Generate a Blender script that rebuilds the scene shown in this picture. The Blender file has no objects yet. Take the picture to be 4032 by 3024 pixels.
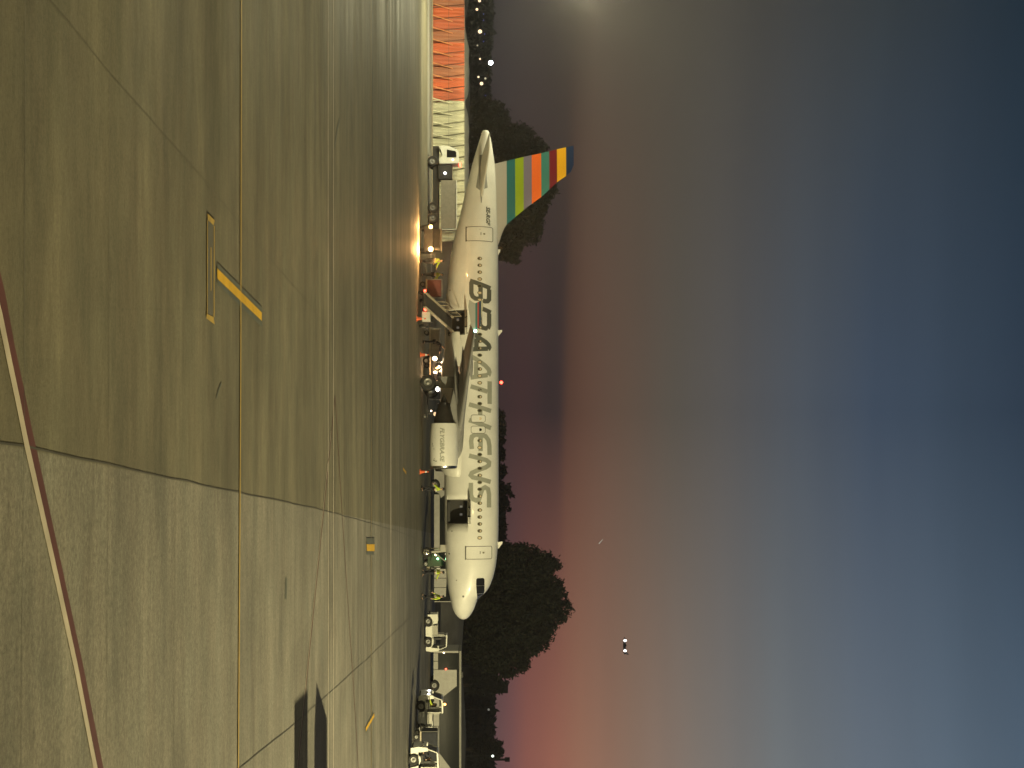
import bpy, bmesh, math, random
import numpy as np
from mathutils import Vector, Matrix

random.seed(7); rng = np.random.default_rng(7)
R = math.radians
sc = bpy.context.scene
COL = sc.collection

# ------------------------------------------------------------------ camera
F = 5600.0; HZ = 1868.0; CH = 4.0            # focal length in photo pixels, horizon row, eye height
PITCH = math.atan((2016 - HZ) / F)
cp, sp = math.cos(PITCH), math.sin(PITCH)
cam_d = bpy.data.cameras.new('camera'); cam = bpy.data.objects.new('camera', cam_d); COL.objects.link(cam)
fw = Vector((0, cp, sp)); up = Vector((0, -sp, cp)); rt = Vector((1, 0, 0))
m = Matrix((up, -rt, -fw)).transposed().to_4x4()      # the photograph is turned a quarter: its right side is up
m.translation = (0, 0, CH)
cam.matrix_world = m
cam_d.sensor_width = 36; cam_d.lens = 36 * F / 4032
cam_d.clip_start = 0.5; cam_d.clip_end = 6000
sc.camera = cam

def ray(U, V):
    return rt * ((U - 1512) / F) + up * ((V - 2016) / F) + fw
def W(U, V, Y):                                       # point of the place seen at photo column U, height V, at depth Y
    d = ray(U, V); k = Y / d.y
    return Vector((d.x * k, Y, CH + d.z * k))
def G(U, V, z=0.0):                                   # point on the ground
    d = ray(U, V); k = (z - CH) / d.z
    return Vector((d.x * k, d.y * k, z))

# ------------------------------------------------------------------ view and world (dusk sky)
sc.view_settings.view_transform = 'Standard'; sc.view_settings.look = 'None'
sc.view_settings.exposure = 0; sc.view_settings.gamma = 1
sc.cycles.max_bounces = 6; sc.cycles.diffuse_bounces = 3; sc.cycles.glossy_bounces = 3

def lin(c):
    return tuple(((v / 255) / 12.92 if v / 255 <= 0.04045 else ((v / 255 + 0.055) / 1.055) ** 2.4) for v in c)

world = bpy.data.worlds.new('World'); sc.world = world; world.use_nodes = True
nt = world.node_tree; nt.nodes.clear()
def N(t, **k):
    n = nt.nodes.new(t)
    for a, b in k.items(): setattr(n, a, b)
    return n
def math_node(op, a, b=None, c=None):
    n = N('ShaderNodeMath', operation=op)
    for i, v in enumerate((a, b, c)):
        if v is None: continue
        if isinstance(v, (int, float)): n.inputs[i].default_value = v
        else: nt.links.new(v, n.inputs[i])
    return n.outputs[0]
tc = N('ShaderNodeTexCoord'); sx = N('ShaderNodeSeparateXYZ'); nt.links.new(tc.outputs['Generated'], sx.inputs[0])
x, y, z = sx.outputs
hyp = math_node('SQRT', math_node('ADD', math_node('MULTIPLY', x, x), math_node('MULTIPLY', y, y)))
elev = math_node('DIVIDE', z, math_node('MAXIMUM', hyp, 0.001))
az = math_node('ARCTAN2', x, y)
nz = N('ShaderNodeTexNoise'); nz.inputs['Scale'].default_value = 6; nz.inputs['Detail'].default_value = 3
mp = N('ShaderNodeMapping'); mp.inputs['Scale'].default_value = (0.6, 0.6, 5)
nt.links.new(tc.outputs['Generated'], mp.inputs[0]); nt.links.new(mp.outputs[0], nz.inputs['Vector'])
wob = math_node('MULTIPLY', math_node('SUBTRACT', nz.outputs['Fac'], 0.5), 0.006)
# shallow cloud bank: its upper edge sinks towards the right
edge = math_node('ADD', math_node('ADD', elev, wob), math_node('MULTIPLY', az, 0.022))
t = math_node('DIVIDE', math_node('ADD', edge, 0.02), 0.47)
def rampV(keys):
    r = N('ShaderNodeValToRGB'); cr = r.color_ramp
    while len(cr.elements) > 1: cr.elements.remove(cr.elements[-1])
    first = True
    for V, c in keys:
        pos = ((V - HZ) / F + 0.02) / 0.47
        e = cr.elements[0] if first else cr.elements.new(pos)
        e.position = max(0, min(1, pos)); e.color = lin(c) + (1,); first = False
    nt.links.new(t, r.inputs[0]); return r.outputs[0]
rl = rampV([(1850, (40, 38, 42)), (1960, (52, 47, 48)), (2150, (58, 50, 47)), (2225, (68, 58, 50)), (2300, (82, 72, 60)), (2500, (76, 70, 60)),
            (2800, (70, 67, 62)), (3100, (61, 63, 64)), (3400, (52, 59, 64)), (3750, (40, 51, 61)), (4032, (30, 45, 57)), (4300, (20, 32, 45))])
rm = rampV([(1850, (50, 36, 38)), (1960, (55, 41, 42)), (2060, (62, 43, 44)), (2100, (60, 43, 44)), (2165, (52, 41, 42)), (2205, (55, 43, 44)), (2240, (84, 59, 49)),
            (2300, (94, 68, 56)), (2450, (94, 76, 64)), (2650, (86, 80, 72)), (2900, (84, 83, 83)), (3150, (76, 83, 92)), (3450, (62, 75, 92)),
            (3800, (54, 68, 84)), (4032, (46, 60, 76)), (4300, (28, 40, 58))])
rr = rampV([(1850, (72, 60, 62)), (1950, (92, 72, 76)), (2040, (120, 80, 78)), (2100, (140, 88, 78)), (2200, (152, 98, 82)), (2300, (152, 108, 88)),
            (2500, (138, 112, 96)), (2750, (124, 114, 106)), (3050, (110, 115, 118)), (3400, (96, 107, 119)), (3750, (86, 101, 116)), (4032, (76, 93, 110)),
            (4300, (34, 48, 68))])
def mixc(a, b, f):
    n = N('ShaderNodeMix', data_type='RGBA'); nt.links.new(f, n.inputs['Factor']); nt.links.new(a, n.inputs[6]); nt.links.new(b, n.inputs[7]); return n.outputs[2]
def mapr(v, a, b, mode='SMOOTHSTEP'):
    n = N('ShaderNodeMapRange', interpolation_type=mode); nt.links.new(v, n.inputs[0]); n.inputs[1].default_value = a; n.inputs[2].default_value = b; return n.outputs[0]
c1 = mixc(rl, rm, mapr(az, -0.26, 0.0, 'LINEAR')); c2 = mixc(c1, rr, mapr(az, 0.02, 0.26, 'LINEAR'))
nz2 = N('ShaderNodeTexNoise'); nz2.inputs['Scale'].default_value = 3.5; nz2.inputs['Detail'].default_value = 4
mp2 = N('ShaderNodeMapping'); mp2.inputs['Scale'].default_value = (0.5, 0.5, 9); nt.links.new(tc.outputs['Generated'], mp2.inputs[0]); nt.links.new(mp2.outputs[0], nz2.inputs['Vector'])
rb = rampV([(1850, (30, 33, 40)), (2300, (38, 44, 52)), (3200, (34, 44, 56)), (4300, (22, 32, 46))])
aa = math_node('ABSOLUTE', az); c3 = mixc(c2, rb, mapr(aa, 0.5, 1.5))
vv = N('ShaderNodeVectorMath', operation='SCALE'); nt.links.new(c3, vv.inputs[0]); nt.links.new(mapr(nz2.outputs['Fac'], 0.2, 0.8, 'LINEAR'), vv.inputs['Scale'])
ms = N('ShaderNodeMath', operation='MULTIPLY_ADD'); nt.links.new(mapr(nz2.outputs['Fac'], 0.25, 0.75, 'LINEAR'), ms.inputs[0]); ms.inputs[1].default_value = 0.12; ms.inputs[2].default_value = 0.94
nt.links.new(ms.outputs[0], vv.inputs['Scale'])
bg = N('ShaderNodeBackground'); nt.links.new(vv.outputs[0], bg.inputs['Color']); bg.inputs['Strength'].default_value = 1.0
out = N('ShaderNodeOutputWorld'); nt.links.new(bg.outputs[0], out.inputs['Surface'])

# ------------------------------------------------------------------ materials
MAT = {}
def mat(name, col, rough=0.6, metal=0.0, var=0.12, scale=3.0, coat=0.0, emit=None, estr=0.0, bump=0.0, spec=0.5, stretch=(1, 1, 1)):
    if name in MAT: return MAT[name]
    mt = bpy.data.materials.new(name); mt.use_nodes = True; t = mt.node_tree; b = t.nodes['Principled BSDF']
    tc = t.nodes.new('ShaderNodeTexCoord'); mp = t.nodes.new('ShaderNodeMapping'); mp.inputs['Scale'].default_value = stretch
    nz = t.nodes.new('ShaderNodeTexNoise'); nz.inputs['Scale'].default_value = scale; nz.inputs['Detail'].default_value = 5
    mx = t.nodes.new('ShaderNodeMix'); mx.data_type = 'RGBA'
    t.links.new(tc.outputs['Object'], mp.inputs[0]); t.links.new(mp.outputs[0], nz.inputs['Vector'])
    mr = t.nodes.new('ShaderNodeMapRange'); mr.inputs[1].default_value = 0.3; mr.inputs[2].default_value = 0.7
    t.links.new(nz.outputs['Fac'], mr.inputs[0]); t.links.new(mr.outputs[0], mx.inputs['Factor'])
    mx.inputs[6].default_value = tuple(c * (1 - var) for c in col) + (1,); mx.inputs[7].default_value = tuple(min(1, c * (1 + var)) for c in col) + (1,)
    t.links.new(mx.outputs[2], b.inputs['Base Color'])
    b.inputs['Roughness'].default_value = rough; b.inputs['Metallic'].default_value = metal
    b.inputs['Coat Weight'].default_value = coat; b.inputs['Coat Roughness'].default_value = 0.035; b.inputs['Specular IOR Level'].default_value = spec
    if emit: b.inputs['Emission Color'].default_value = tuple(emit) + (1,); b.inputs['Emission Strength'].default_value = estr
    if bump:
        bp = t.nodes.new('ShaderNodeBump'); bp.inputs['Strength'].default_value = bump; bp.inputs['Distance'].default_value = 0.02
        t.links.new(nz.outputs['Fac'], bp.inputs['Height']); t.links.new(bp.outputs[0], b.inputs['Normal'])
    MAT[name] = mt; return mt

m_white = mat('aircraft_white_paint', (0.74, 0.735, 0.70), 0.4, var=0.07, scale=0.8, coat=1.0)
m_fair = mat('fairing_paint', (0.70, 0.69, 0.64), 0.4, var=0.05, scale=0.8, coat=0.25)
m_grey = mat('wing_grey_paint', (0.26, 0.26, 0.25), 0.5, var=0.12, scale=1.5)
m_greyd = mat('flap_grey_paint', (0.20, 0.20, 0.20), 0.5, var=0.15, scale=1.5)
m_tdark = mat('title_dark_grey', (0.085, 0.09, 0.08), 0.45, var=0.04)
m_tlight = mat('title_light_grey', (0.30, 0.31, 0.27), 0.45, var=0.04)
m_line = mat('panel_line_dark', (0.10, 0.095, 0.08), 0.6)
m_glass = mat('dark_glass', (0.012, 0.013, 0.016), 0.12, var=0.0, spec=0.6)
m_shade = mat('window_shade', (0.60, 0.50, 0.36), 0.5, var=0.3, scale=1.1)
m_rim = mat('window_rim', (0.15, 0.14, 0.085), 0.4)
m_metal = mat('bare_metal', (0.62, 0.61, 0.58), 0.22, 1.0, var=0.08)
m_darkmetal = mat('dark_exhaust_metal', (0.055, 0.05, 0.045), 0.45, 0.6, var=0.2)
m_rubber = mat('tyre_rubber', (0.018, 0.018, 0.018), 0.8, var=0.2)
m_hub = mat('wheel_hub_metal', (0.25, 0.25, 0.24), 0.45, 0.5)
m_black = mat('black_frame', (0.02, 0.02, 0.02), 0.6)
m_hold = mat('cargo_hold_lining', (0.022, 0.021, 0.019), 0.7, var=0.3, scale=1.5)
m_truck = mat('white_vehicle_paint', (0.72, 0.72, 0.66), 0.4, var=0.08, scale=2, coat=0.3)
m_tan = mat('vehicle_grey_panel', (0.36, 0.35, 0.31), 0.5, var=0.12, scale=2)
m_box = mat('grey_box_panel', (0.26, 0.24, 0.20), 0.6, var=0.12)
m_bus = mat('bus_grey_paint', (0.30, 0.29, 0.26), 0.45, var=0.1)
m_bglass = mat('bus_dark_glazing', (0.010, 0.012, 0.013), 0.08, var=0.0, spec=0.3)
m_hivis = mat('hivis_yellow_cloth', (0.50, 0.62, 0.05), 0.8, var=0.15, scale=8)
m_refl = mat('reflective_tape', (0.75, 0.75, 0.70), 0.4)
m_navy = mat('dark_work_cloth', (0.02, 0.022, 0.03), 0.85, var=0.3, scale=8)
m_skin = mat('skin', (0.50, 0.32, 0.23), 0.6)
m_hair = mat('hair', (0.05, 0.035, 0.025), 0.8)
m_orange = mat('cone_orange', (0.75, 0.12, 0.03), 0.55)
m_redbox = mat('cart_dark_red', (0.13, 0.03, 0.025), 0.7)
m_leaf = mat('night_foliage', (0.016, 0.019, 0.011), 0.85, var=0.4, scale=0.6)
m_bark = mat('bark', (0.07, 0.055, 0.04), 0.9, bump=0.5)
m_fenceo = mat('fence_orange_sheet', (0.55, 0.12, 0.045), 0.6, var=0.22, scale=1.2, stretch=(2.5, 1, 0.3))
m_fencec = mat('fence_cream_sheet', (0.58, 0.56, 0.40), 0.6, var=0.16, scale=1.2, stretch=(2.5, 1, 0.3))
m_belt = mat('belt_rubber', (0.06, 0.055, 0.045), 0.7, var=0.3)
m_steel = mat('painted_steel_beige', (0.42, 0.36, 0.26), 0.5)
m_green = mat('green_paint', (0.02, 0.045, 0.018), 0.6)
def emis(name, col, s):
    return mat(name, (0.05, 0.05, 0.05), 0.5, var=0, emit=col, estr=s)
e_white = emis('lamp_white', (1, 0.97, 0.85), 14); e_warm = emis('lamp_warm', (1, 0.78, 0.5), 9)
e_amber = emis('lamp_amber', (1, 0.62, 0.18), 40); e_red = emis('lamp_red', (1, 0.06, 0.03), 12)
e_green = emis('lamp_green', (0.35, 1, 0.72), 25); e_blue = emis('lamp_blue', (0.15, 0.2, 1), 0.35)
e_orange = emis('lamp_orange', (1, 0.38, 0.08), 10); e_flood = emis('flood_lamp_face', (1, 0.93, 0.66), 60)

# striped fin paint: constant ramp over the object's own height
def striped(name, z0, z1, stops, rough=0.35):
    mt = bpy.data.materials.new(name); mt.use_nodes = True; t = mt.node_tree; b = t.nodes['Principled BSDF']
    tc = t.nodes.new('ShaderNodeTexCoord'); s = t.nodes.new('ShaderNodeSeparateXYZ'); t.links.new(tc.outputs['Object'], s.inputs[0])
    mr = t.nodes.new('ShaderNodeMapRange'); mr.inputs[1].default_value = z0; mr.inputs[2].default_value = z1; t.links.new(s.outputs[2], mr.inputs[0])
    r = t.nodes.new('ShaderNodeValToRGB'); r.color_ramp.interpolation = 'CONSTANT'; cr = r.color_ramp
    cr.elements.remove(cr.elements[1]); first = True
    for zz, c in stops:
        p = (zz - z0) / (z1 - z0); e = cr.elements[0] if first else cr.elements.new(p); e.position = p; e.color = c + (1,); first = False
    t.links.new(mr.outputs[0], r.inputs[0]); t.links.new(r.outputs[0], b.inputs['Base Color']); b.inputs['Roughness'].default_value = rough
    b.inputs['Coat Weight'].default_value = 0.4; b.inputs['Coat Roughness'].default_value = 0.12
    return mt
m_fin = striped('fin_striped_paint', 5, 12, [(5, (0.42, 0.40, 0.38)), (6.50, (0.018, 0.15, 0.17)), (7.14, (0.30, 0.42, 0.008)), (7.81, (0.20, 0.18, 0.27)),
    (8.42, (0.95, 0.17, 0.02)), (9.16, (0.05, 0.24, 0.22)), (9.79, (0.20, 0.008, 0.018)), (10.41, (0.95, 0.50, 0.008)), (11.10, (0.008, 0.03, 0.11))])
m_tipfence = striped('tip_fence_striped_paint', 3.5, 4.6, [(3.5, (0.35, 0.35, 0.33)), (4.06, (0.03, 0.16, 0.17)), (4.20, (0.45, 0.05, 0.04)), (4.28, (0.02, 0.05, 0.10)), (4.44, (0.45, 0.43, 0.33))])

# ------------------------------------------------------------------ mesh helpers
class MB:
    def __init__(s): s.v = []; s.f = []; s.m = []
    def add(s, vs, fs, mi=0):
        o = len(s.v); s.v += [tuple(v) for v in vs]; s.f += [tuple(i + o for i in f) for f in fs]; s.m += [mi] * len(fs); return s
    def box(s, x0, x1, y0, y1, z0, z1, mi=0):
        return s.add([(x0, y0, z0), (x1, y0, z0), (x1, y1, z0), (x0, y1, z0), (x0, y0, z1), (x1, y0, z1), (x1, y1, z1), (x0, y1, z1)],
                     [(0, 3, 2, 1), (4, 5, 6, 7), (0, 1, 5, 4), (1, 2, 6, 5), (2, 3, 7, 6), (3, 0, 4, 7)], mi)
    def prism(s, pts, y0, y1, mi=0):                # closed outline in x,z pushed from y0 to y1
        n = len(pts); a = sum(pts[i][0] * pts[(i + 1) % n][1] - pts[(i + 1) % n][0] * pts[i][1] for i in range(n))
        if a < 0: pts = pts[::-1]
        return s.add([(p[0], y0, p[1]) for p in pts] + [(p[0], y1, p[1]) for p in pts],
                     [tuple(range(n)), tuple(range(2 * n - 1, n - 1, -1))] + [(i, i + n, (i + 1) % n + n, (i + 1) % n) for i in range(n)], mi)
    def tube(s, a, b, r0, r1=None, n=10, mi=0, caps=True):
        a = Vector(a); b = Vector(b); r1 = r0 if r1 is None else r1; d = (b - a).normalized()
        u = d.orthogonal().normalized(); w = d.cross(u); vs = []
        for c, r in ((a, r0), (b, r1)):
            for k in range(n):
                q = 2 * math.pi * k / n; vs.append(c + u * (r * math.cos(q)) + w * (r * math.sin(q)))
        fs = [(k, (k + 1) % n, n + (k + 1) % n, n + k) for k in range(n)]
        if caps: fs += [tuple(range(n - 1, -1, -1)), tuple(range(n, 2 * n))]
        return s.add(vs, fs, mi)
    def lathe(s, org, axis, prof, n=24, mi=0):      # prof: (distance along axis, radius)
        org = Vector(org); ax = Vector(axis).normalized(); u = ax.orthogonal().normalized(); w = ax.cross(u); vs = []
        for d, r in prof:
            for k in range(n):
                q = 2 * math.pi * k / n; vs.append(org + ax * d + u * (r * math.cos(q)) + w * (r * math.sin(q)))
        fs = [(i * n + k, i * n + (k + 1) % n, (i + 1) * n + (k + 1) % n, (i + 1) * n + k) for i in range(len(prof) - 1) for k in range(n)]
        return s.add(vs, fs, mi)
    def ball(s, c, r, n=10, sc3=(1, 1, 1), mi=0):
        c = Vector(c); vs = []; 
        for i in range(1, n):
            t = math.pi * i / n
            for k in range(n):
                q = 2 * math.pi * k / n; vs.append((c.x + r * sc3[0] * math.sin(t) * math.cos(q), c.y + r * sc3[1] * math.sin(t) * math.sin(q), c.z + r * sc3[2] * math.cos(t)))
        vs.append((c.x, c.y, c.z + r * sc3[2])); vs.append((c.x, c.y, c.z - r * sc3[2])); T = len(vs) - 2; B = T + 1
        fs = [(i * n + k, (i + 1) * n + k, (i + 1) * n + (k + 1) % n, i * n + (k + 1) % n) for i in range(n - 2) for k in range(n)]
        fs += [(T, k, (k + 1) % n) for k in range(n)] + [(B, (n - 2) * n + (k + 1) % n, (n - 2) * n + k) for k in range(n)]
        return s.add(vs, fs, mi)
    def build(s, name, mats, parent=None, smooth=False, bevel=0.0):
        me = bpy.data.meshes.new(name); me.from_pydata(s.v, [], s.f)
        for mm in (mats if isinstance(mats, (list, tuple)) else [mats]): me.materials.append(mm)
        me.polygons.foreach_set('material_index', s.m)
        bm = bmesh.new(); bm.from_mesh(me); bmesh.ops.recalc_face_normals(bm, faces=bm.faces)
        if bevel:
            es = [e for e in bm.edges if len(e.link_faces) == 2 and e.calc_face_angle(0) > 0.5]
            bmesh.ops.bevel(bm, geom=es, offset=bevel, segments=2, affect='EDGES', profile=0.6)
        bm.to_mesh(me); bm.free()
        if smooth: me.polygons.foreach_set('use_smooth', [True] * len(me.polygons))
        o = bpy.data.objects.new(name, me); COL.objects.link(o)
        if parent: o.parent = parent
        return o
def tag(o, label=None, cat=None, group=None, kind=None):
    if label: o['label'] = label
    if cat: o['category'] = cat
    if group: o['group'] = group
    if kind: o['kind'] = kind
    return o
def empty(name, loc, rz=0, **k):
    o = bpy.data.objects.new(name, None); COL.objects.link(o); o.location = loc; o.rotation_euler = (0, 0, rz); o.empty_display_size = 0.3
    return tag(o, **k)
def copy_tree(o, parent=None):
    c = o.copy(); COL.objects.link(c)
    if parent: c.parent = parent
    for ch in list(o.children): copy_tree(ch, c)
    return c
def smooth_angle(o, a=35):
    me = o.data; bm = bmesh.new(); bm.from_mesh(me)
    for f in bm.faces: f.smooth = True
    for e in bm.edges:
        if len(e.link_faces) == 2 and e.calc_face_angle(0) > R(a): e.smooth = False
    bm.to_mesh(me); bm.free(); return o
def light(name, kind, loc, power, col, parent=None, aim=None, size=0.3, spot=2.4, blend=0.6):
    d = bpy.data.lights.new(name, kind); d.energy = power; d.color = col; d.shadow_soft_size = size
    if kind == 'SPOT': d.spot_size = spot; d.spot_blend = blend
    o = bpy.data.objects.new(name, d); COL.objects.link(o); o.location = loc
    if aim is not None: o.rotation_euler = (Vector(aim) - Vector(loc)).to_track_quat('-Z', 'Y').to_euler()
    if parent:
        o.parent = parent; o.matrix_parent_inverse = parent.matrix_world.inverted() if parent.type != 'EMPTY' else Matrix.Translation(-parent.location)
    return o

# ------------------------------------------------------------------ flood light masts (they light the whole apron)
def flood_mast(loc, h, aim, label, lamps, power, col, spread=1.1, rad=0.35):
    root = empty('floodlight_mast', loc, label=label, cat='light mast', group='floodlight masts around the apron')
    M = MB(); M.tube((0, 0, 0), (0, 0, h), 0.22, 0.12, 12).build('pole', mat('galvanised_steel', (0.3, 0.3, 0.29), 0.5, 0.4), root, smooth=False)
    d = Vector(aim) - Vector((loc[0], loc[1], h)); d.normalize(); side = Vector((-d.y, d.x, 0)).normalized()
    M = MB(); a = Vector((0, 0, h)) - side * lamps * spread / 2; b = Vector((0, 0, h)) + side * lamps * spread / 2
    M.tube(a, b, 0.07, n=8).build('crossbar', MAT['galvanised_steel'], root)
    for i in range(lamps):
        c = Vector((0, 0, h)) + side * ((i - (lamps - 1) / 2) * spread) + d * 0.15
        M = MB(); u = side; w = d.cross(side)
        vs = [c + u * sx * 0.32 + w * sz * 0.25 + d * k for k in (0, 0.35) for sx, sz in ((-1, -1), (1, -1), (1, 1), (-1, 1))]
        hd = M.add(vs, [(0, 1, 2, 3), (0, 4, 5, 1), (1, 5, 6, 2), (2, 6, 7, 3), (3, 7, 4, 0)]).build('lamp_head', MAT['galvanised_steel'], root)
        MB().add([c + u * sx * 0.30 + w * sz * 0.23 + d * 0.33 for sx, sz in ((-1, -1), (1, -1), (1, 1), (-1, 1))], [(0, 1, 2, 3)]).build('lens', e_flood, hd)
        p = Vector(loc) + c + d * 0.45
        light('flood_light', 'SPOT', p, power / lamps, col, root, aim=Vector(aim) , size=rad, spot=R(150), blend=0.5)
    return root
WARM = (1.0, 0.80, 0.24); WARM2 = (1.0, 0.87, 0.47); CREAM = (1.0, 0.93, 0.56)
flood_mast((52, 34, 0), 16.5, (4, 72, 0), 'tall floodlight mast far to the right of the parking stand', 3, 300000, WARM2, spread=.5, rad=.12)
flood_mast((-31.6, 112, 0), 12.8, (-27, 124, 0), 'floodlight mast at the left edge of the picture in front of the orange fence', 2, 20000, CREAM)
flood_mast((-30, -14, 0), 19, (-4, 95, 0), 'floodlight mast behind the viewer on the left hand side', 3, 6000, WARM, spread=3.2, rad=.45)
flood_mast((4, -22, 0), 19, (6, 100, 0), 'floodlight mast straight behind the viewer', 3, 16000, WARM, spread=3.2, rad=.45)
flood_mast((30, -12, 0), 19, (14, 95, 0), 'floodlight mast behind the viewer on the right hand side', 3, 16000, WARM, spread=3.2, rad=.45)

light('flood_spill', 'POINT', (-31.4, 111.2, 12.9), 12000, CREAM, size=.3)
# ------------------------------------------------------------------ ground
def ground_material():
    mt = bpy.data.materials.new('apron_concrete'); mt.use_nodes = True; t = mt.node_tree; b = t.nodes['Principled BSDF']
    L = t.links; tc = t.nodes.new('ShaderNodeTexCoord')
    def noise(scale, detail, st, rough=0.55, off=(0, 0, 0)):
        mp = t.nodes.new('ShaderNodeMapping'); mp.inputs['Scale'].default_value = st; mp.inputs['Location'].default_value = off; L.new(tc.outputs['Object'], mp.inputs[0])
        n = t.nodes.new('ShaderNodeTexNoise'); n.inputs['Scale'].default_value = scale; n.inputs['Detail'].default_value = detail; n.inputs['Roughness'].default_value = rough
        L.new(mp.outputs[0], n.inputs['Vector']); return n.outputs['Fac']
    def mr(v, a, b_, c, d):
        n = t.nodes.new('ShaderNodeMapRange'); L.new(v, n.inputs[0])
        for i, q in enumerate((a, b_, c, d)): n.inputs[i + 1].default_value = q
        return n.outputs[0]
    def mul(a, b_):
        n = t.nodes.new('ShaderNodeMath'); n.operation = 'MULTIPLY'; L.new(a, n.inputs[0])
        if isinstance(b_, float): n.inputs[1].default_value = b_
        else: L.new(b_, n.inputs[1])
        return n.outputs[0]
    streak = mr(noise(0.9, 7, (0.16, 1.0, 1), 0.62), 0.3, 0.7, 0.70, 1.32)
    blot = mr(noise(0.3, 6, (0.7, 1, 1), 0.65, off=(13, 5, 0)), 0.3, 0.7, 0.80, 1.2)
    wide = mr(noise(0.10, 5, (0.10, 1.0, 1), 0.6, off=(3, 0, 0)), 0.35, 0.65, 0.88, 1.14)
    grain = mr(noise(26, 5, (0.8, 1, 1), 0.8), 0.3, 0.7, 0.72, 1.28)
    fine = mr(noise(5, 7, (0.35, 1.0, 1), 0.75, off=(1, 2, 0)), 0.3, 0.7, 0.82, 1.2)
    # large slabs of slightly different age, and the taxi lane's darker wheel tracks
    bk = t.nodes.new('ShaderNodeTexBrick'); bk.inputs['Scale'].default_value = 0.1; bk.offset = 0.0
    bk.inputs['Color1'].default_value = (0.95, 0.95, 0.95, 1); bk.inputs['Color2'].default_value = (1.06, 1.06, 1.06, 1); bk.inputs['Mortar'].default_value = (0.97, 0.97, 0.97, 1)
    bk.inputs['Mortar Size'].default_value = 0.0016; bk.inputs['Brick Width'].default_value = 0.75; bk.inputs['Row Height'].default_value = 0.75
    mpb = t.nodes.new('ShaderNodeMapping'); mpb.inputs['Rotation'].default_value = (0, 0, R(-3)); L.new(tc.outputs['Object'], mpb.inputs[0]); L.new(mpb.outputs[0], bk.inputs['Vector'])
    f = mul(mul(mul(mul(streak, blot), wide), grain), fine)
    hue = noise(1.3, 4, (0.5, 1, 1), off=(40, 9, 0))
    mx = t.nodes.new('ShaderNodeMix'); mx.data_type = 'RGBA'; L.new(mr(hue, 0.35, 0.65, 0, 1), mx.inputs['Factor'])
    mx.inputs[6].default_value = (0.196, 0.180, 0.150, 1); mx.inputs[7].default_value = (0.180, 0.173, 0.146, 1)
    v1 = t.nodes.new('ShaderNodeVectorMath'); v1.operation = 'SCALE'; L.new(mx.outputs[2], v1.inputs[0]); L.new(f, v1.inputs['Scale'])
    v2 = t.nodes.new('ShaderNodeVectorMath'); v2.operation = 'MULTIPLY'; L.new(v1.outputs[0], v2.inputs[0]); L.new(bk.outputs['Color'], v2.inputs[1])
    # two pours of concrete meet at the long joint: smooth darker one to the left, coarse paler one to the right
    sp_ = t.nodes.new('ShaderNodeSeparateXYZ'); L.new(tc.outputs['Object'], sp_.inputs[0])
    ma = t.nodes.new('ShaderNodeMath'); ma.operation = 'MULTIPLY_ADD'; L.new(sp_.outputs[1], ma.inputs[0]); ma.inputs[1].default_value = -0.111; L.new(sp_.outputs[0], ma.inputs[2])
    side = mr(ma.outputs[0], -0.85, -0.83, 0.0, 1.0)
    tint = t.nodes.new('ShaderNodeMix'); tint.data_type = 'RGBA'; L.new(side, tint.inputs['Factor']); tint.inputs[6].default_value = (0.74, 0.72, 0.60, 1); tint.inputs[7].default_value = (1.0, 1.0, 1.0, 1)
    spots = mr(noise(2.2, 2, (0.6, 1, 1), 0.4, off=(71, 3, 0)), 0.76, 0.80, 1.0, 0.62)
    v2b = t.nodes.new('ShaderNodeVectorMath'); v2b.operation = 'SCALE'; L.new(v2.outputs[0], v2b.inputs[0]); L.new(spots, v2b.inputs['Scale']); v2 = v2b
    coarse = mr(noise(14, 6, (0.9, 1, 1), 0.85, off=(5, 5, 5)), 0.35, 0.65, 0.66, 1.34)
    cm = t.nodes.new('ShaderNodeMix'); cm.data_type = 'FLOAT'; L.new(side, cm.inputs[0]); cm.inputs[2].default_value = 1.0; L.new(coarse, cm.inputs[3])
    v3 = t.nodes.new('ShaderNodeVectorMath'); v3.operation = 'MULTIPLY'; L.new(v2.outputs[0], v3.inputs[0]); L.new(tint.outputs[2], v3.inputs[1])
    v4 = t.nodes.new('ShaderNodeVectorMath'); v4.operation = 'SCALE'; L.new(v3.outputs[0], v4.inputs[0]); L.new(cm.outputs[0], v4.inputs['Scale'])
    L.new(v4.outputs[0], b.inputs['Base Color'])
    L.new(mr(noise(0.3, 5, (0.15, 1, 1), off=(7, 7, 0)), 0.3, 0.7, 0.55, 0.8), b.inputs['Roughness'])
    b.inputs['Specular IOR Level'].default_value = 0.3
    bp = t.nodes.new('ShaderNodeBump'); bp.inputs['Strength'].default_value = 0.6; bp.inputs['Distance'].default_value = 0.008
    L.new(noise(55, 4, (1, 1, 1), 0.7), bp.inputs['Height']); L.new(bp.outputs[0], b.inputs['Normal'])
    return mt
S = 2500
g = MB().add([(-S, -200, 0), (S, -200, 0), (S, S, 0), (-S, S, 0)], [(0, 1, 2, 3)]).build('apron', ground_material()); tag(g, 'wide concrete apron', kind='structure')

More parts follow.
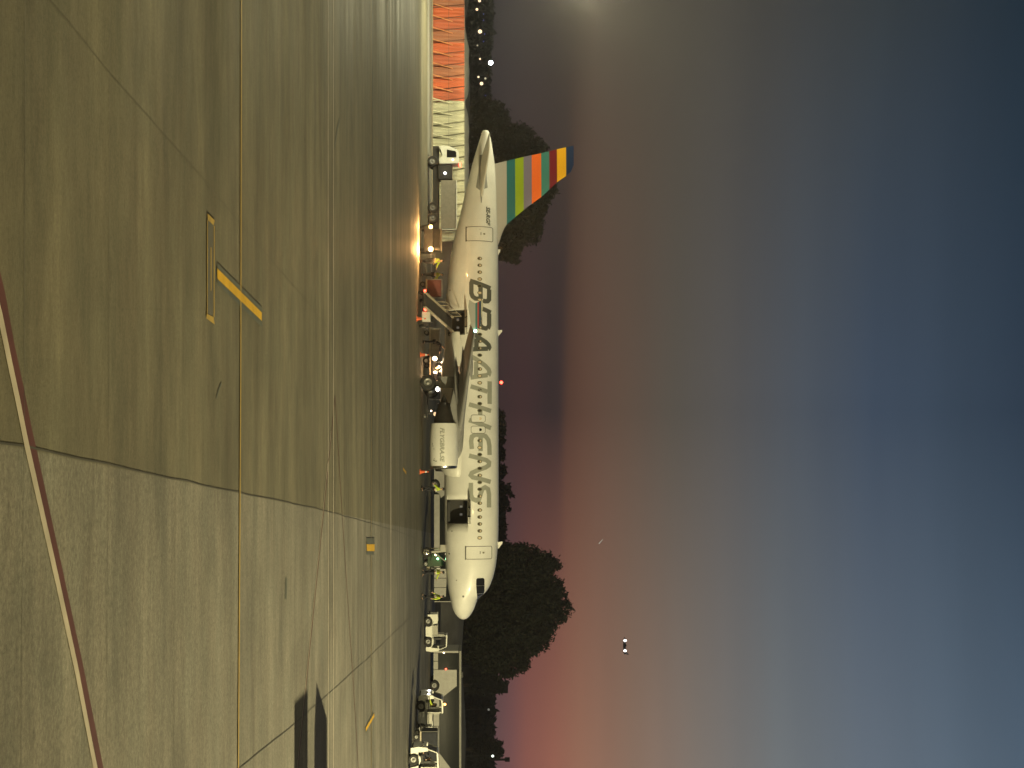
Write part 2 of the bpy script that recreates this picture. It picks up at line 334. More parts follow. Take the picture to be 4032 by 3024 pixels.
def wear(name, col, thr=0.0, rough=0.6):             # paint with worn patches
    mt = mat(name, col, rough, var=0.16, scale=2.5); return mt
p_yel = wear('marking_yellow', (0.62, 0.36, 0.02)); p_yel2 = wear('marking_faded_yellow', (0.40, 0.27, 0.06)); p_dark = wear('marking_dark_border', (0.10, 0.105, 0.085))
p_grey = wear('marking_grey_fill', (0.105, 0.098, 0.078)); p_red = wear('marking_red', (0.105, 0.036, 0.033)); p_white = wear('marking_white', (0.52, 0.46, 0.38))
p_pale = wear('pale_wear_line', (0.34, 0.31, 0.23)); p_joint = wear('joint_sealant', (0.075, 0.070, 0.055)); p_faint = wear('joint_faint', (0.13, 0.12, 0.10)); p_thin = wear('thin_red_line', (0.10, 0.045, 0.028))
MARKS = {}
def gpoly(name, material, pix, z=0.004):
    MARKS.setdefault(name, (MB(), material))[0].add([G(U, V, z) for U, V in pix], [tuple(range(len(pix)))])
def gline(name, material, pix, width, z=0.004, side=0.0, jitter=0.0):
    P = [G(U, V, z) for U, V in pix]; Q = []
    for i in range(len(P) - 1):
        n = max(1, int((P[i + 1] - P[i]).length / (1.0 if jitter else 30)))
        for k in range(n): Q.append(P[i].lerp(P[i + 1], k / n))
    Q.append(P[-1]); vs = []
    for i, q in enumerate(Q):
        d = (Q[min(i + 1, len(Q) - 1)] - Q[max(i - 1, 0)]).normalized(); nn = Vector((-d.y, d.x, 0)); q = q + nn * (side + random.uniform(-jitter, jitter))
        vs += [q - nn * width / 2, q + nn * width / 2]
    MARKS.setdefault(name, (MB(), material))[0].add(vs, [(2 * i, 2 * i + 1, 2 * i + 3, 2 * i + 2) for i in range(len(Q) - 1)])
# lead-in line and thin lines (photo columns U, rows V)
gline('yellow_taxi_line', p_yel2, [(-400, 953), (0, 951), (1512, 948), (3024, 939), (3300, 937)], 0.10, 0.0125)
gline('yellow_taxi_line_border', p_joint, [(-400, 953), (0, 951), (1512, 948), (3024, 939), (3300, 937)], 0.022, 0.0130, side=-0.06)
gline('red_edge_line', p_red, [(1000, -30), (1178, 12), (1371, 47), (1557, 87), (1712, 118), (1758, 129), (2296, 246), (2633, 319), (3024, 397), (3300, 452)], 0.155, 0.004)
gline('white_edge_line', p_white, [(1100, -34), (1247, 2), (1433, 40), (1588, 73), (1720, 99), (1758, 107), (2296, 228), (2633, 301), (3024, 376), (3300, 430)], 0.115, 0.008)
gline('old_joint', mat('joint_old', (.115,.105,.08), .7), [(-200, 28), (0, 196), (91, 273), (292, 437), (465, 592), (729, 820), (948, 1003), (1212, 1230), (1440, 1404), (1600, 1500)], 0.009, 0.004, jitter=0.012)
gline('slab_joint', p_joint, [(1742, -4), (1758, 100), (1800, 310), (1920, 850), (2009, 1276), (2086, 1550), (2120, 1640)], 0.020, 0.0045, jitter=0.014)
gline('slab_joint', p_joint, [(3200, 830), (3024, 943), (2852, 1158), (2600, 1440), (2424, 1622)], 0.022, 0.005, jitter=0.01)
for V, w in ((96, .008), (430, .008), (695, .010)):
    gline('faint_joint', p_faint, [(-300, V + 4), (1512, V), (3300, V - 14)], w, 0.0055, jitter=0.012)
gline('thin_red_line', p_thin, [(1562, 1320), (2100, 1266), (2724, 1203), (3200, 1155)], 0.10, 0.006)
gline('thin_pale_line', p_white, [(1700, 1304), (2100, 1264), (2724, 1201), (3200, 1153)], 0.05, 0.010, side=-0.03)
gline('thin_red_line', p_thin, [(1562, 1320), (2100, 1352), (2700, 1392), (2970, 1408), (3200, 1422)], 0.10, 0.0065)
for V0, V1, w in ((1292, 1293, .12), (1313, 1314, .12), (1539, 1539, .55)):
    gline('thin_pale_line', p_pale, [(-300, V0), (1512, V0), (3300, V1)], w, 0.007)
gline('dark_wear_line', p_dark, [(1400, 1458), (3300, 1466)], 0.30, 0.0042); gline('dark_wear_line', p_dark, [(-300, 1467), (3300, 1470)], 0.18, 0.0062)
gline('yellow_far_line', p_yel2, [(-300, 1461), (3300, 1462)], 0.10, 0.0085)
# stand number box and the broad yellow bar
def bx(x, y): return (800 + y * 500 / 1659.0, 760 + x * 320 / 1062.0)
gpoly('stand_box', p_grey, [bx(188, 130), bx(284, 225), bx(284, 1585), bx(180, 1505)], 0.0105)
gpoly('stand_box_ends', p_yel2, [bx(188, 130), bx(284, 225), bx(270, 290), bx(195, 220)], 0.0145)
gpoly('stand_box_ends', p_yel2, [bx(180, 1440), bx(270, 1490), bx(284, 1585), bx(175, 1505)], 0.0145)
gpoly('stand_box_ends', p_yel2, [bx(186, 222), bx(194, 228), bx(190, 1445), bx(183, 1440)], 0.0135)
gpoly('stand_box_ends', p_yel2, [bx(272, 292), bx(282, 298), bx(280, 1492), bx(270, 1486)], 0.0135)
gpoly('stand_box_ends', mat('marking_olive', (.22, .17, .07), .6), [bx(230, 570), bx(242, 580), bx(242, 1140), bx(232, 1150)], 0.0135)
gpoly('yellow_bar', p_dark, [bx(318, 780), bx(905, 1365), bx(905, 1625), bx(318, 1060)], 0.0115)
gpoly('yellow_bar_paint', p_yel, [bx(318, 850), bx(900, 1430), bx(900, 1540), bx(318, 985)], 0.0145)
# far yellow marks
gpoly('yellow_bar', p_dark, [(2118, 1443), (2118, 1474), (2184, 1474), (2184, 1443)], 0.0115); gpoly('yellow_bar_paint', p_yel, [(2143, 1444), (2143, 1475), (2170, 1475), (2170, 1444)], 0.0145)
gpoly('yellow_bar', p_dark, [(2812, 1472), (2805, 1468), (2868, 1438), (2888, 1440), (2880, 1445)], 0.0115)
gpoly('yellow_bar_paint', p_yel, [(2808, 1474), (2822, 1474), (2880, 1441), (2866, 1440)], 0.0145)
gpoly('yellow_bar_paint', p_yel, [(1840, 1587), (1850, 1587), (1869, 1600), (1857, 1600)], 0.0145)
gline('dark_skid_mark', p_dark, [(1570, 852), (1545, 858), (1522, 866), (1510, 872)], 0.05, 0.006); gline('dark_skid_mark', p_dark, [(468, 1337), (510, 1328), (580, 1318)], 0.14, 0.006)
gline('dark_skid_mark', p_dark, [(2275, 1128), (2360, 1125)], 0.30, 0.006)
for nm, (M, mt) in MARKS.items():
    tag(M.build(nm, mt), nm.replace('_', ' ') + ' painted on the apron', kind='structure')

# berm behind the stand
M = MB(); xs = np.linspace(-330, 330, 221)
prev = None; rows = []
for i, X in enumerate(xs):
    h = 3.15 + 0.35 * math.sin(X * 0.11 + 1) + 0.25 * math.sin(X * 0.37) + random.uniform(-.05, .05)
    if -38 < X < -22: h = 3.3 + 0.25 * math.sin((X + 38) / 16 * math.pi * 2 - .8)
    rows += [(X, 146, 0), (X, 149 + random.uniform(-.4, .4), h * 0.55), (X, 153 + random.uniform(-.5, .5), h * 0.95), (X, 158, h), (X, 175, h * 0.4), (X, 185, 0)]
M.add(rows, [(6 * i + k, 6 * i + k + 1, 6 * i + k + 7, 6 * i + k + 6) for i in range(len(xs) - 1) for k in range(5)])
tag(M.build('gravel_bank', mat('gravel', (0.11, 0.105, 0.095), 0.9, var=0.3, scale=0.5, bump=0.4), smooth=True), 'long low gravel bank behind the fence', kind='structure')

M = MB(); M.add([(-120, 121.5, .006), (-15, 121.5, .006), (-9, 134, .006), (-120, 134, .006)], [(0, 1, 2, 3)])
tag(M.build('pale_concrete_strip', mat('pale_concrete', (.36, .35, .30), .7, var=.1, scale=.5)), 'pale strip of concrete along the foot of the fence', kind='structure')
M = MB(); rows = []; xs = np.linspace(-62, -19, 120)
for X in xs:
    U = 1512 + X * F / 150; h = 3.40 + .05 * math.sin(X * 2.1) + .04 * math.sin(X * .9)
    h = float(np.interp(U, [-500, 60, 120, 150, 190, 330, 380, 400, 425, 470, 800], [3.0, 3.0, 3.02, 3.25, 3.44, 3.46, 3.30, 3.05, 3.10, 3.44, 3.4])) + .03 * math.sin(X * 3)
    rows += [(X, 139, 0), (X, 143 + random.uniform(-.3, .3), h * .6), (X, 147, h * .93), (X, 150, h), (X, 156, h * .6), (X, 162, 0)]
M.add(rows, [(6 * i + k, 6 * i + k + 1, 6 * i + k + 7, 6 * i + k + 6) for i in range(len(xs) - 1) for k in range(5)])
tag(M.build('sand_mound', mat('pale_sand', (0.70, 0.68, 0.56), 0.9, var=0.15, scale=0.8, bump=0.3), smooth=True), 'pale heap of sand behind the blast fence', kind='structure')

# ------------------------------------------------------------------ blast fence
YF = 134.0
froot = empty('blast_fence', (0, 0, 0), label='long blast fence of orange then cream sheets with slanting struts behind the tail', cat='fence')
def fx(U): return (U - 1512) * YF / F
pitch_f = 46.3 * YF / F; x0 = fx(395) - 12 * pitch_f
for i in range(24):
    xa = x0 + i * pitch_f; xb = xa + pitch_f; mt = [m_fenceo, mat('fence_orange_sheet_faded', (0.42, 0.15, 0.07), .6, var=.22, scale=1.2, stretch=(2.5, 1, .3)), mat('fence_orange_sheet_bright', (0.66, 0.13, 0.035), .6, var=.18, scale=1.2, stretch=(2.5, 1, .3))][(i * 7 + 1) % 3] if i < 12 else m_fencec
    # leaning sheet: foot at YF, head 0.5 m further back, with shallow folds
    M = MB(); n = 6
    for k in range(n):
        a = xa + (xb - xa) * k / n; b = xa + (xb - xa) * (k + 1) / n; o0 = 0.035 * (k % 2); o1 = 0.035 * ((k + 1) % 2)
        M.add([(a, YF + o0, 0.03), (b - (0.02 if k == n - 1 else 0), YF + o1, 0.03), (b - (0.02 if k == n - 1 else 0), YF + 0.5 + o1, 3.05), (a, YF + 0.5 + o0, 3.05)], [(0, 1, 2, 3)])
    M.box(xa, xb - 0.02, YF + 0.56, YF + 0.62, 1.55, 1.62)
    pn = M.build('panel', mt, froot)
    MB().add([(xa, YF + .24, 1.56), (xb - .02, YF + .24, 1.56), (xb - .02, YF + .245, 1.60), (xa, YF + .245, 1.60)], [(0, 1, 2, 3)]).build('seam', mat('seam_brown', (.30, .09, .04), .7) if i < 12 else mat('seam_olive', (.38, .36, .26), .7), pn)
    MB().tube((xa - 0.05, YF - 0.75, 0.0), (xa + 0.28, YF + 0.27, 1.95), 0.055, n=6).build('strut', mat('strut_orange', (.85, .36, .15), .5) if i < 12 else mat('strut_cream', (.85, .82, .6), .5), froot)
    MB().tube((xb - 0.02 + 0.22, YF - 0.03, 0.05), (xb - 0.30, YF + 0.45, 3.08), 0.045, n=6).build('shadow_bar', mat('shadow_bar_brown', (.16, .045, .02), .7) if i < 12 else mat('shadow_bar_olive', (.17, .16, .10), .7), froot)  # dark bar built in place of the shadow line across each sheet
MB().box(x0 - .1, x0 + 24 * pitch_f, YF - 0.9, YF - 0.05, 0.004, 0.12).build('foot_beam', m_steel, froot)

# ------------------------------------------------------------------ airliner
YAW = R(4.5); XN, YN = 17.83, 107.7
air = empty('airliner', (XN, YN, 0), -YAW, label='white twin jet airliner with rainbow striped tail fin and large grey title', cat='airliner')
def loc2w(s, t, z):                                    # s metres aft of the nose, t metres to starboard
    return Vector((XN - s * math.cos(YAW) - t * math.sin(YAW), YN + s * math.sin(YAW) - t * math.cos(YAW), z))
def px2loc(U, V, t):                                   # point at photo U,V lying t metres to starboard
    d = ray(U, V); nrm = Vector((-math.sin(YAW), -math.cos(YAW), 0)); o = Vector((0, 0, CH))
    base = loc2w(0, t, 0); k = (base - o).dot(nrm) / d.dot(nrm); p = o + d * k
    q = p - Vector((XN, YN, 0)); s = -(q.x * math.cos(YAW) - q.y * math.sin(YAW)); return s, p.z
def L(s, t, z): return (-s, -t, z)
def hermite(keys):
    k = np.array(keys, float); xk, yk = k[:, 0], k[:, 1]; d = np.diff(yk) / np.diff(xk); mm = np.zeros(len(xk)); mm[0] = d[0]; mm[-1] = d[-1]
    for i in range(1, len(xk) - 1):
        mm[i] = 0 if d[i - 1] * d[i] <= 0 else 2 * d[i - 1] * d[i] / (d[i - 1] + d[i])
    def f(x):
        x = min(max(x, xk[0]), xk[-1]); i = min(int(np.searchsorted(xk, x, 'right')) - 1, len(xk) - 2); i = max(i, 0)
        h = xk[i + 1] - xk[i]; u = (x - xk[i]) / h
        return (2 * u**3 - 3 * u**2 + 1) * yk[i] + (u**3 - 2 * u**2 + u) * h * mm[i] + (-2 * u**3 + 3 * u**2) * yk[i + 1] + (u**3 - u**2) * h * mm[i + 1]
    return f
ztop = hermite([(0, 3.18), (.05, 3.36), (.13, 3.50), (.38, 3.73), (.69, 3.92), (1.07, 4.08), (1.46, 4.22), (1.72, 4.42), (1.95, 4.74), (2.2, 4.98), (2.82, 5.30), (3.45, 5.50), (4.08, 5.63), (4.7, 5.71), (5.64, 5.79),
                (7, 5.84), (9, 5.85), (26, 5.85), (28.5, 5.83), (30.2, 5.78), (34.1, 5.64), (35.2, 5.56), (36.15, 5.42), (37.2, 5.24), (37.62, 5.10)])
zbot = hermite([(0, 3.12), (.05, 2.96), (.13, 2.83), (.44, 2.54), (.94, 2.32), (1.57, 2.16), (2.2, 2.03), (2.82, 1.93), (3.45, 1.87), (4.7, 1.79), (6.5, 1.73), (9, 1.71), (22.5, 1.71), (24, 1.76), (25, 1.84), (26.4, 1.99),
                (28, 2.21), (28.9, 2.38), (30.1, 2.66), (31.25, 2.95), (32.9, 3.33), (35.1, 3.86), (36.15, 4.16), (37.1, 4.45), (37.62, 4.62)])
halfw = hermite([(0, 0.03), (.05, .24), (.13, .42), (.44, .80), (.94, 1.14), (1.5, 1.40), (2.2, 1.62), (3, 1.78), (4, 1.90), (5, 1.95), (6.5, 1.975), (24, 1.975), (26, 1.93), (28, 1.78), (30, 1.54), (32, 1.24), (34, .92), (36, .55), (37.3, .30), (37.62, .25)])
def surf_t(s, z):
    a, b = ztop(s), zbot(s); c = (a + b) / 2 - (0.0 if s > 5 else 0.05 * min(s, 1)); h = (a - c) if z > c else (c - b)
    q = max(0.0, 1 - ((z - c) / h) ** 2); return halfw(s) * math.sqrt(q)
ss = list(np.concatenate([np.array([0, .02, .05, .09, .14, .22, .32, .44, .6, .78, .94, 1.15, 1.35, 1.5, 1.6, 1.72, 1.84, 1.95, 2.08, 2.25, 2.5, 2.8, 3.1, 3.5, 4, 4.5, 5, 5.7, 6.5, 7.5]), np.arange(8.5, 24, 1.0), np.arange(24, 37.5, .5), [37.5, 37.62]]))
NS = 56; M = MB(); vs = []
for s in ss:
    a, b = ztop(s), zbot(s); c = (a + b) / 2 - (0.0 if s > 5 else 0.05 * min(s, 1)); w = halfw(s)
    for k in range(NS):
        q = 2 * math.pi * k / NS; vs.append((-s, w * math.cos(q), c + (a - c if math.sin(q) > 0 else c - b) * math.sin(q)))
M.add(vs, [(i * NS + k, i * NS + (k + 1) % NS, (i + 1) * NS + (k + 1) % NS, (i + 1) * NS + k) for i in range(len(ss) - 1) for k in range(NS)])
M.add(vs[:NS], [tuple(range(NS))]); M.add(vs[-NS:], [tuple(range(NS))])
fus = M.build('fuselage', m_white, None, smooth=True)
bm = bmesh.new(); bm.from_mesh(fus.data); bmesh.ops.remove_doubles(bm, verts=bm.verts, dist=1e-4); bmesh.ops.recalc_face_normals(bm, faces=bm.faces); bm.to_mesh(fus.data); bm.free()
# cargo holds cut out of the starboard side
holds = []
for (Ua, Ub, Va, Vb) in ((1969, 2062, 1760, 1842), (1222, 1316, 1765, 1829)):
    sa, za = px2loc(Ub, Va, 1.9); sb, zb = px2loc(Ua, Vb, 1.9); holds.append((sa, sb, za, zb))
def bool_cut(obj, cutter):
    md = obj.modifiers.new('b', 'BOOLEAN'); md.operation = 'DIFFERENCE'; md.object = cutter; md.solver = 'EXACT'
    dg = bpy.context.evaluated_depsgraph_get(); me = bpy.data.meshes.new_from_object(obj.evaluated_get(dg)); obj.modifiers.clear(); obj.data = me
    bpy.data.objects.remove(cutter)
for (sa, sb, za, zb) in holds:
    c = MB().box(-sb, -sa, -2.4, -0.25, za, zb).build('cutter', m_hold); bool_cut(fus, c)
while len(fus.data.materials): fus.data.materials.pop()
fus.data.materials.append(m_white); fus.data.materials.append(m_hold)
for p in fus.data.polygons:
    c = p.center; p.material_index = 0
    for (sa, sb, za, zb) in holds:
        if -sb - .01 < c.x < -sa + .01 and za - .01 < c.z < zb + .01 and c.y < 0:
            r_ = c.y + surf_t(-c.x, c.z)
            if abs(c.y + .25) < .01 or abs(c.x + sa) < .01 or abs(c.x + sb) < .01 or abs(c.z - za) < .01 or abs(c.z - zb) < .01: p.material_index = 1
fus.parent = air; fus.name = 'fuselage'; fus.data.name = 'fuselage'
for p in fus.data.polygons:
    p.use_smooth = (p.material_index == 0)

def side_patch(poly_rows, off, sgn=1):                 # rows of (s, zlow, zhigh) -> skin-hugging patch
    vs = []; n = 6
    for s, za, zb in poly_rows:
        for k in range(n + 1):
            z = za + (zb - za) * k / n; vs.append((-s, -sgn * (surf_t(s, z) + off), z))
    return vs, [(i * (n + 1) + k, i * (n + 1) + k + 1, (i + 1) * (n + 1) + k + 1, (i + 1) * (n + 1) + k) for i in range(len(poly_rows) - 1) for k in range(n)]
def ribbon(pts, width, off, t_fn=surf_t, close=False, dens=0.12, sgn=1):   # pts (s,z) polyline hugging the skin
    P = [Vector((a, b)) for a, b in pts]
    if close: P = P + [P[0], P[1]]
    Q = []
    for i in range(len(P) - 1):
        n = max(1, int((P[i + 1] - P[i]).length / dens))
        for k in range(n): Q.append(P[i].lerp(P[i + 1], k / n))
    Q.append(P[-1]); vs = []
    for i, q in enumerate(Q):
        d0 = (Q[i] - Q[max(i - 1, 0)]); d1 = (Q[min(i + 1, len(Q) - 1)] - Q[i]); d0 = d0.normalized() if d0.length else d1.normalized(); d1 = d1.normalized() if d1.length else d0
        d = (d0 + d1).normalized(); nn = Vector((-d.y, d.x)); k = 1 / max(0.6, nn.dot(Vector((-d1.y, d1.x))))
        for e in (-1, 0, 1):
            p = q + nn * (e * width / 2 * k); vs.append((-p.x, -sgn * (t_fn(p.x, p.y) + off), p.y))
    return vs, [(3 * i + j, 3 * i + j + 1, 3 * i + j + 4, 3 * i + j + 3) for i in range(len(Q) - 1) for j in (0, 1)]

# title lettering, read off the photograph (two enlargements)
def r5(p): return px2loc(1080 + p[1] * 400 / 1659.0, 1780 + p[0] * 200 / 830.0, 1.9)
def r6(p): return px2loc(1480 + p[1] * 540 / 1659.0, 1780 + p[0] * 200 / 614.0, 1.9)
dark = [[(290, 105), (630, 215)], [(315, 130), (315, 310), (335, 365), (380, 398), (440, 402), (480, 400)], [(465, 190), (467, 400)], [(500, 425), (540, 437), (580, 432), (605, 400), (607, 235)],
        [(290, 480), (635, 612)], [(607, 630), (607, 820), (592, 862), (550, 880), (500, 870), (462, 830)], [(455, 590), (455, 820)], [(440, 800), (300, 870)],
        [(300, 930), (430, 1030), (550, 1100), (598, 1145), (610, 1180), (598, 1205), (560, 1210), (300, 1230)], [(400, 1050), (398, 1200)]]
light_ = [[(300, 1335), (430, 1410), (545, 1490), (598, 1545), (612, 1590), (600, 1630), (560, 1645), (300, 1690)], [(395, 1430), (392, 1650)]]
light6 = [[(455, 60), (455, 335)], [(225, 128), (428, 188)], [(205, 345), (472, 420)], [(205, 535), (472, 628)], [(340, 400), (340, 575)],
          [(455, 955), (452, 840), (440, 775), (405, 728), (345, 712), (280, 712), (240, 735), (230, 790), (240, 885)], [(345, 735), (345, 910)],
          [(205, 965), (340, 1000), (415, 1018), (448, 1045), (445, 1080), (410, 1105), (290, 1150), (238, 1175), (226, 1203), (250, 1228), (330, 1243), (468, 1282)],
          [(228, 1293), (228, 1440), (245, 1485), (290, 1508), (328, 1490), (345, 1430), (365, 1370), (400, 1348), (435, 1370), (447, 1430), (447, 1592)]]
for nm, mt, grp in (('title_letters_dark', m_tdark, [(dark, r5)]), ('title_letters_pale', m_tlight, [(light_, r5), (light6, r6)])):
    M = MB(); k = 0
    for strokes, fn in grp:
        for st in strokes:
            vs, fs = ribbon([fn(p) for p in st], 0.335, 0.006 + 0.0022 * (k % 4)); M.add(vs, fs); k += 1
    o = M.build('title_lettering', mt, air); o['label'] = 'dark grey title letters' if 'dark' in nm else 'pale grey title letters'

def text_obj(name, txt, size, mt, parent, fn, shear=0.25, bold=0.012):       # small writing, laid on a skin by fn(u, v)
    cu = bpy.data.curves.new(name, 'FONT'); cu.body = txt; cu.size = size; cu.shear = shear; cu.offset = bold; cu.resolution_u = 2
    o = bpy.data.objects.new(name, cu); COL.objects.link(o); dg = bpy.context.evaluated_depsgraph_get()
    me = bpy.data.meshes.new_from_object(o.evaluated_get(dg)); bpy.data.objects.remove(o)
    bm = bmesh.new(); bm.from_mesh(me); bmesh.ops.subdivide_edges(bm, edges=[e for e in bm.edges if e.calc_length() > 0.12], cuts=3, use_grid_fill=False); bmesh.ops.triangulate(bm, faces=bm.faces)
    w = max(v.co.x for v in bm.verts)
    for v in bm.verts: v.co = fn(v.co.x, v.co.y)
    bm.to_mesh(me); bm.free(); me.materials.clear(); me.materials.append(mt); me.name = name
    o = bpy.data.objects.new(name, me); COL.objects.link(o); o.parent = parent; return o
s_reg, z_reg = px2loc(500 + 950 * .3255, 1600 + 968 * .3255, 1.6)
text_obj('registration_letters', 'SE-RGF', 0.62, m_tdark, air, lambda u, v: (-(s_reg - u * 0.74), -(surf_t(s_reg - u * 0.74, z_reg + v * 0.66) + 0.008), z_reg + v * 0.66), bold=.028)

# cabin windows
winU = [1016.5 + 27.27 * i for i in range(23)] + [2118 - 27.35 * i for i in range(15)]
shade_idx = 0
for U in winU:
    s0, z0 = px2loc(U, 1889, 1.93); M = MB(); n = 16
    def oval(rs, rz, off): return [(-(s0 + rs * math.cos(q)), -(surf_t(s0 + rs * math.cos(q), z0 + rz * math.sin(q)) + off), z0 + rz * math.sin(q)) for q in [2 * math.pi * k / n for k in range(n)]]
    a, b = oval(.135, .185, .011), oval(.085, .13, .013)
    fr = MB().add(a + b, [(k, (k + 1) % n, n + (k + 1) % n, n + k) for k in range(n)]).build('cabin_window', m_rim, air)
    shut = random.random() < (0.85 if U < 1350 or U > 2000 else 0.55)
    frac = random.choice([1.0, .65, .5]) if shut else 0
    M = MB().add(b, [tuple(range(n))]); M.build('pane', mat('window_pane', (.045, .04, .03), .15, var=.2), fr)
    if shut:
        pts = [p for p in oval(.078, .122, .016)]; zc = z0 + .122 - .244 * frac
        pts = [(p[0], p[1], max(p[2], zc)) for p in pts]; MB().add(pts, [tuple(range(n))]).build('blind', m_shade, fr)
# cockpit glazing, both sides and across the nose
def crow(s): # raw outline of the side glazing
    lo = np.interp(s, [1.62, 1.75, 2.1, 2.7, 3.12, 3.2], [4.20, 4.22, 4.17, 4.13, 4.14, 4.22]); hi = np.interp(s, [1.62, 1.75, 1.9, 2.2, 3.1, 3.2], [4.28, 4.46, 4.70, 4.76, 4.76, 4.66]); return lo, hi
for sgn in (1, -1):
    for (a, b) in ((1.62, 2.0), (2.015, 2.62), (2.635, 3.2)):
        vs, fs = side_patch([(s, *crow(s)) for s in np.linspace(a, b, 7)], 0.012, sgn)
        MB().add(vs, fs).build('cockpit_window', m_glass, air, smooth=True)
vs = []; sl = np.linspace(1.50, 1.93, 6)
for s in sl:
    for k in range(-6, 7):
        tt = k / 6 * 0.80 * halfw(s) * (0.55 + 0.3 * (s - 1.5)); a, b = ztop(s), zbot(s); c = (a + b) / 2 - .05; zz = c + (a - c) * math.sqrt(max(0, 1 - (tt / halfw(s)) ** 2)); vs.append((-s + .012, tt, zz + .014))
MB().add(vs, [(i * 13 + k, i * 13 + k + 1, i * 13 + k + 14, i * 13 + k + 13) for i in range(5) for k in range(12)]).build('windshield', m_glass, air, smooth=True)

def rounded(sa, sb, za, zb, r, n=4):
    P = []
    for cx, cz, q0 in ((sb - r, zb - r, 0), (sa + r, zb - r, 90), (sa + r, za + r, 180), (sb - r, za + r, 270)):
        for k in range(n + 1): q = R(q0 + 90 * k / n); P.append((cx + r * math.cos(q), cz + r * math.sin(q)))
    return P
for (Ua, Ub, Va, Vb) in ((891, 946, 1836, 1941), (2151, 2202, 1834, 1937)):
    sa, za = px2loc(Ub, Va, 1.9); sb, zb = px2loc(Ua, Vb, 1.7)
    vs, fs = ribbon(rounded(sa, sb, za, zb, .12), .045, .007, close=True, dens=.1); d = MB().add(vs, fs).build('cabin_door', m_line, air)
    vs, fs = ribbon([(sa - .04, za - .02), (sb + .04, za - .02)], .09, .012); MB().add(vs, fs).build('door_sill', m_line, d)
    zc = za + (zb - za) * .55; vs, fs = ribbon([((sa + sb) / 2 - .1, zc), ((sa + sb) / 2 + .12, zc)], .05, .012); MB().add(vs, fs).build('handle', m_line, d)
    vs, fs = ribbon([((sa + sb) / 2 - .06, zc + .25), ((sa + sb) / 2 + .06, zc + .25)], .14, .012); MB().add(vs, fs).build('door_window', m_rim, d)
for i, Uc in enumerate((1648, 1692)):
    s0, z0 = px2loc(Uc, 1889, 1.93); _, za = px2loc(Uc, 1855, 1.93); _, zb = px2loc(Uc, 1911, 1.93)
    vs, fs = ribbon(rounded(s0 - .27, s0 + .27, za, zb, .14), .035, .016, close=True, dens=.1); d = MB().add(vs, fs).build('overwing_exit', m_line, air)
    vs, fs = side_patch([(s0 - .25, za + .05, zb - .05), (s0, za + .03, zb - .03), (s0 + .25, za + .05, zb - .05)], .0135); MB().add(vs, fs).build('exit_panel', m_white, d)
    n = 14; vs = [(-(s0 + .11 * math.cos(q)), -(surf_t(s0, z0) + .02), z0 + .16 * math.sin(q)) for q in [2 * math.pi * k / n for k in range(n)]]
    MB().add(vs, [tuple(range(n))]).build('exit_window', m_shade if i == 0 else m_glass, d)
# small fuselage details read off the photo
for U, V, w, h in ((2092, 1779, .07, .26), (2182, 1768, .10, .10), (2350, 1824, .14, .14), (1137, 1771, .10, .06), (900, 1890, .05, .05), (2286, 1797, .07, .07), (1968, 1849, .10, .34)):
    s0, z0 = px2loc(U, V, 1.85); vs, fs = ribbon([(s0 - w / 2, z0), (s0 + w / 2, z0)], h if w > .12 or h < .12 else .09, .012); MB().add(vs, fs).build('access_port', m_line, air)
# cargo doors swung up and out, lamps in the holds
for (sa, sb, za, zb) in holds:
    yo = surf_t((sa + sb) / 2, zb) ; M = MB(); n = 5; dep = 1.25; rows = []
    for k in range(n + 1):
        u = k / n; rows += [(-sa + .0, -(yo + .02 + dep * u), zb + .10 + .28 * u - .16 * u * u), (-sb, -(yo + .02 + dep * u), zb + .10 + .28 * u - .16 * u * u)]
    top = [(a, b, c + .05) for a, b, c in rows]; nb = len(rows)
    M.add(rows + top, [(2 * k, 2 * k + 1, 2 * k + 3, 2 * k + 2) for k in range(n)] + [(nb + 2 * k, nb + 2 * k + 1, nb + 2 * k + 3, nb + 2 * k + 2) for k in range(n)] + [(2 * n, 2 * n + 1, nb + 2 * n + 1, nb + 2 * n), (0, 2, nb + 2, nb)])
    cd = M.build('cargo_door', m_white, air)
    for q in (.3, .7):
        s = sa + (sb - sa) * q; MB().tube((-s, -(yo + .0), zb + .02), (-s, -(yo + .6), zb + .20), .04, n=6).build('hinge_arm', m_black, cd)
    fr = [(sa, za), (sa, zb), (sb, zb), (sb, za)]
    vs, fs = ribbon(fr, .08, .010, close=True, dens=.1); hf = MB().add(vs, fs).build('cargo_opening_frame', m_line, air)
    for q in (.38, .72):
        s = sa + (sb - sa) * q; MB().box(-s - .08, -s + .08, -.36, -.27, zb - .62, zb - .42).build('hold_lamp', emis('dim_hold_lamp', (1, .95, .8), .10), hf)
    MB().box(-sb + .15, -sa - .15, -1.1, -.5, za + .02, za + .22).build('hold_floor_gear', m_black, hf)
# belly fairing
M = MB(); n = 28; prof = [(10.75, .05, .1), (10.9, .45, .35), (11.3, .85, .6), (12.0, 1.0, .9), (13.5, 1.0, 1.0), (17.5, 1.0, 1.0), (19.2, .9, .85), (20.6, .55, .45), (21.7, .08, .08)]
vs = []
for s, a, b in prof:
    for k in range(n + 1):
        q = math.pi * (k / n) * 1.16 - math.pi * .08; w = 1.88 + .36 * b; zc = 2.72; vs.append((-s, w * math.cos(q), zc - (.62 + .72 * a) * math.sin(q)))
M.add(vs, [(i * (n + 1) + k, i * (n + 1) + k + 1, (i + 1) * (n + 1) + k + 1, (i + 1) * (n + 1) + k) for i in range(len(prof) - 1) for k in range(n)])
M.build('belly_fairing', m_fair, air, smooth=True)

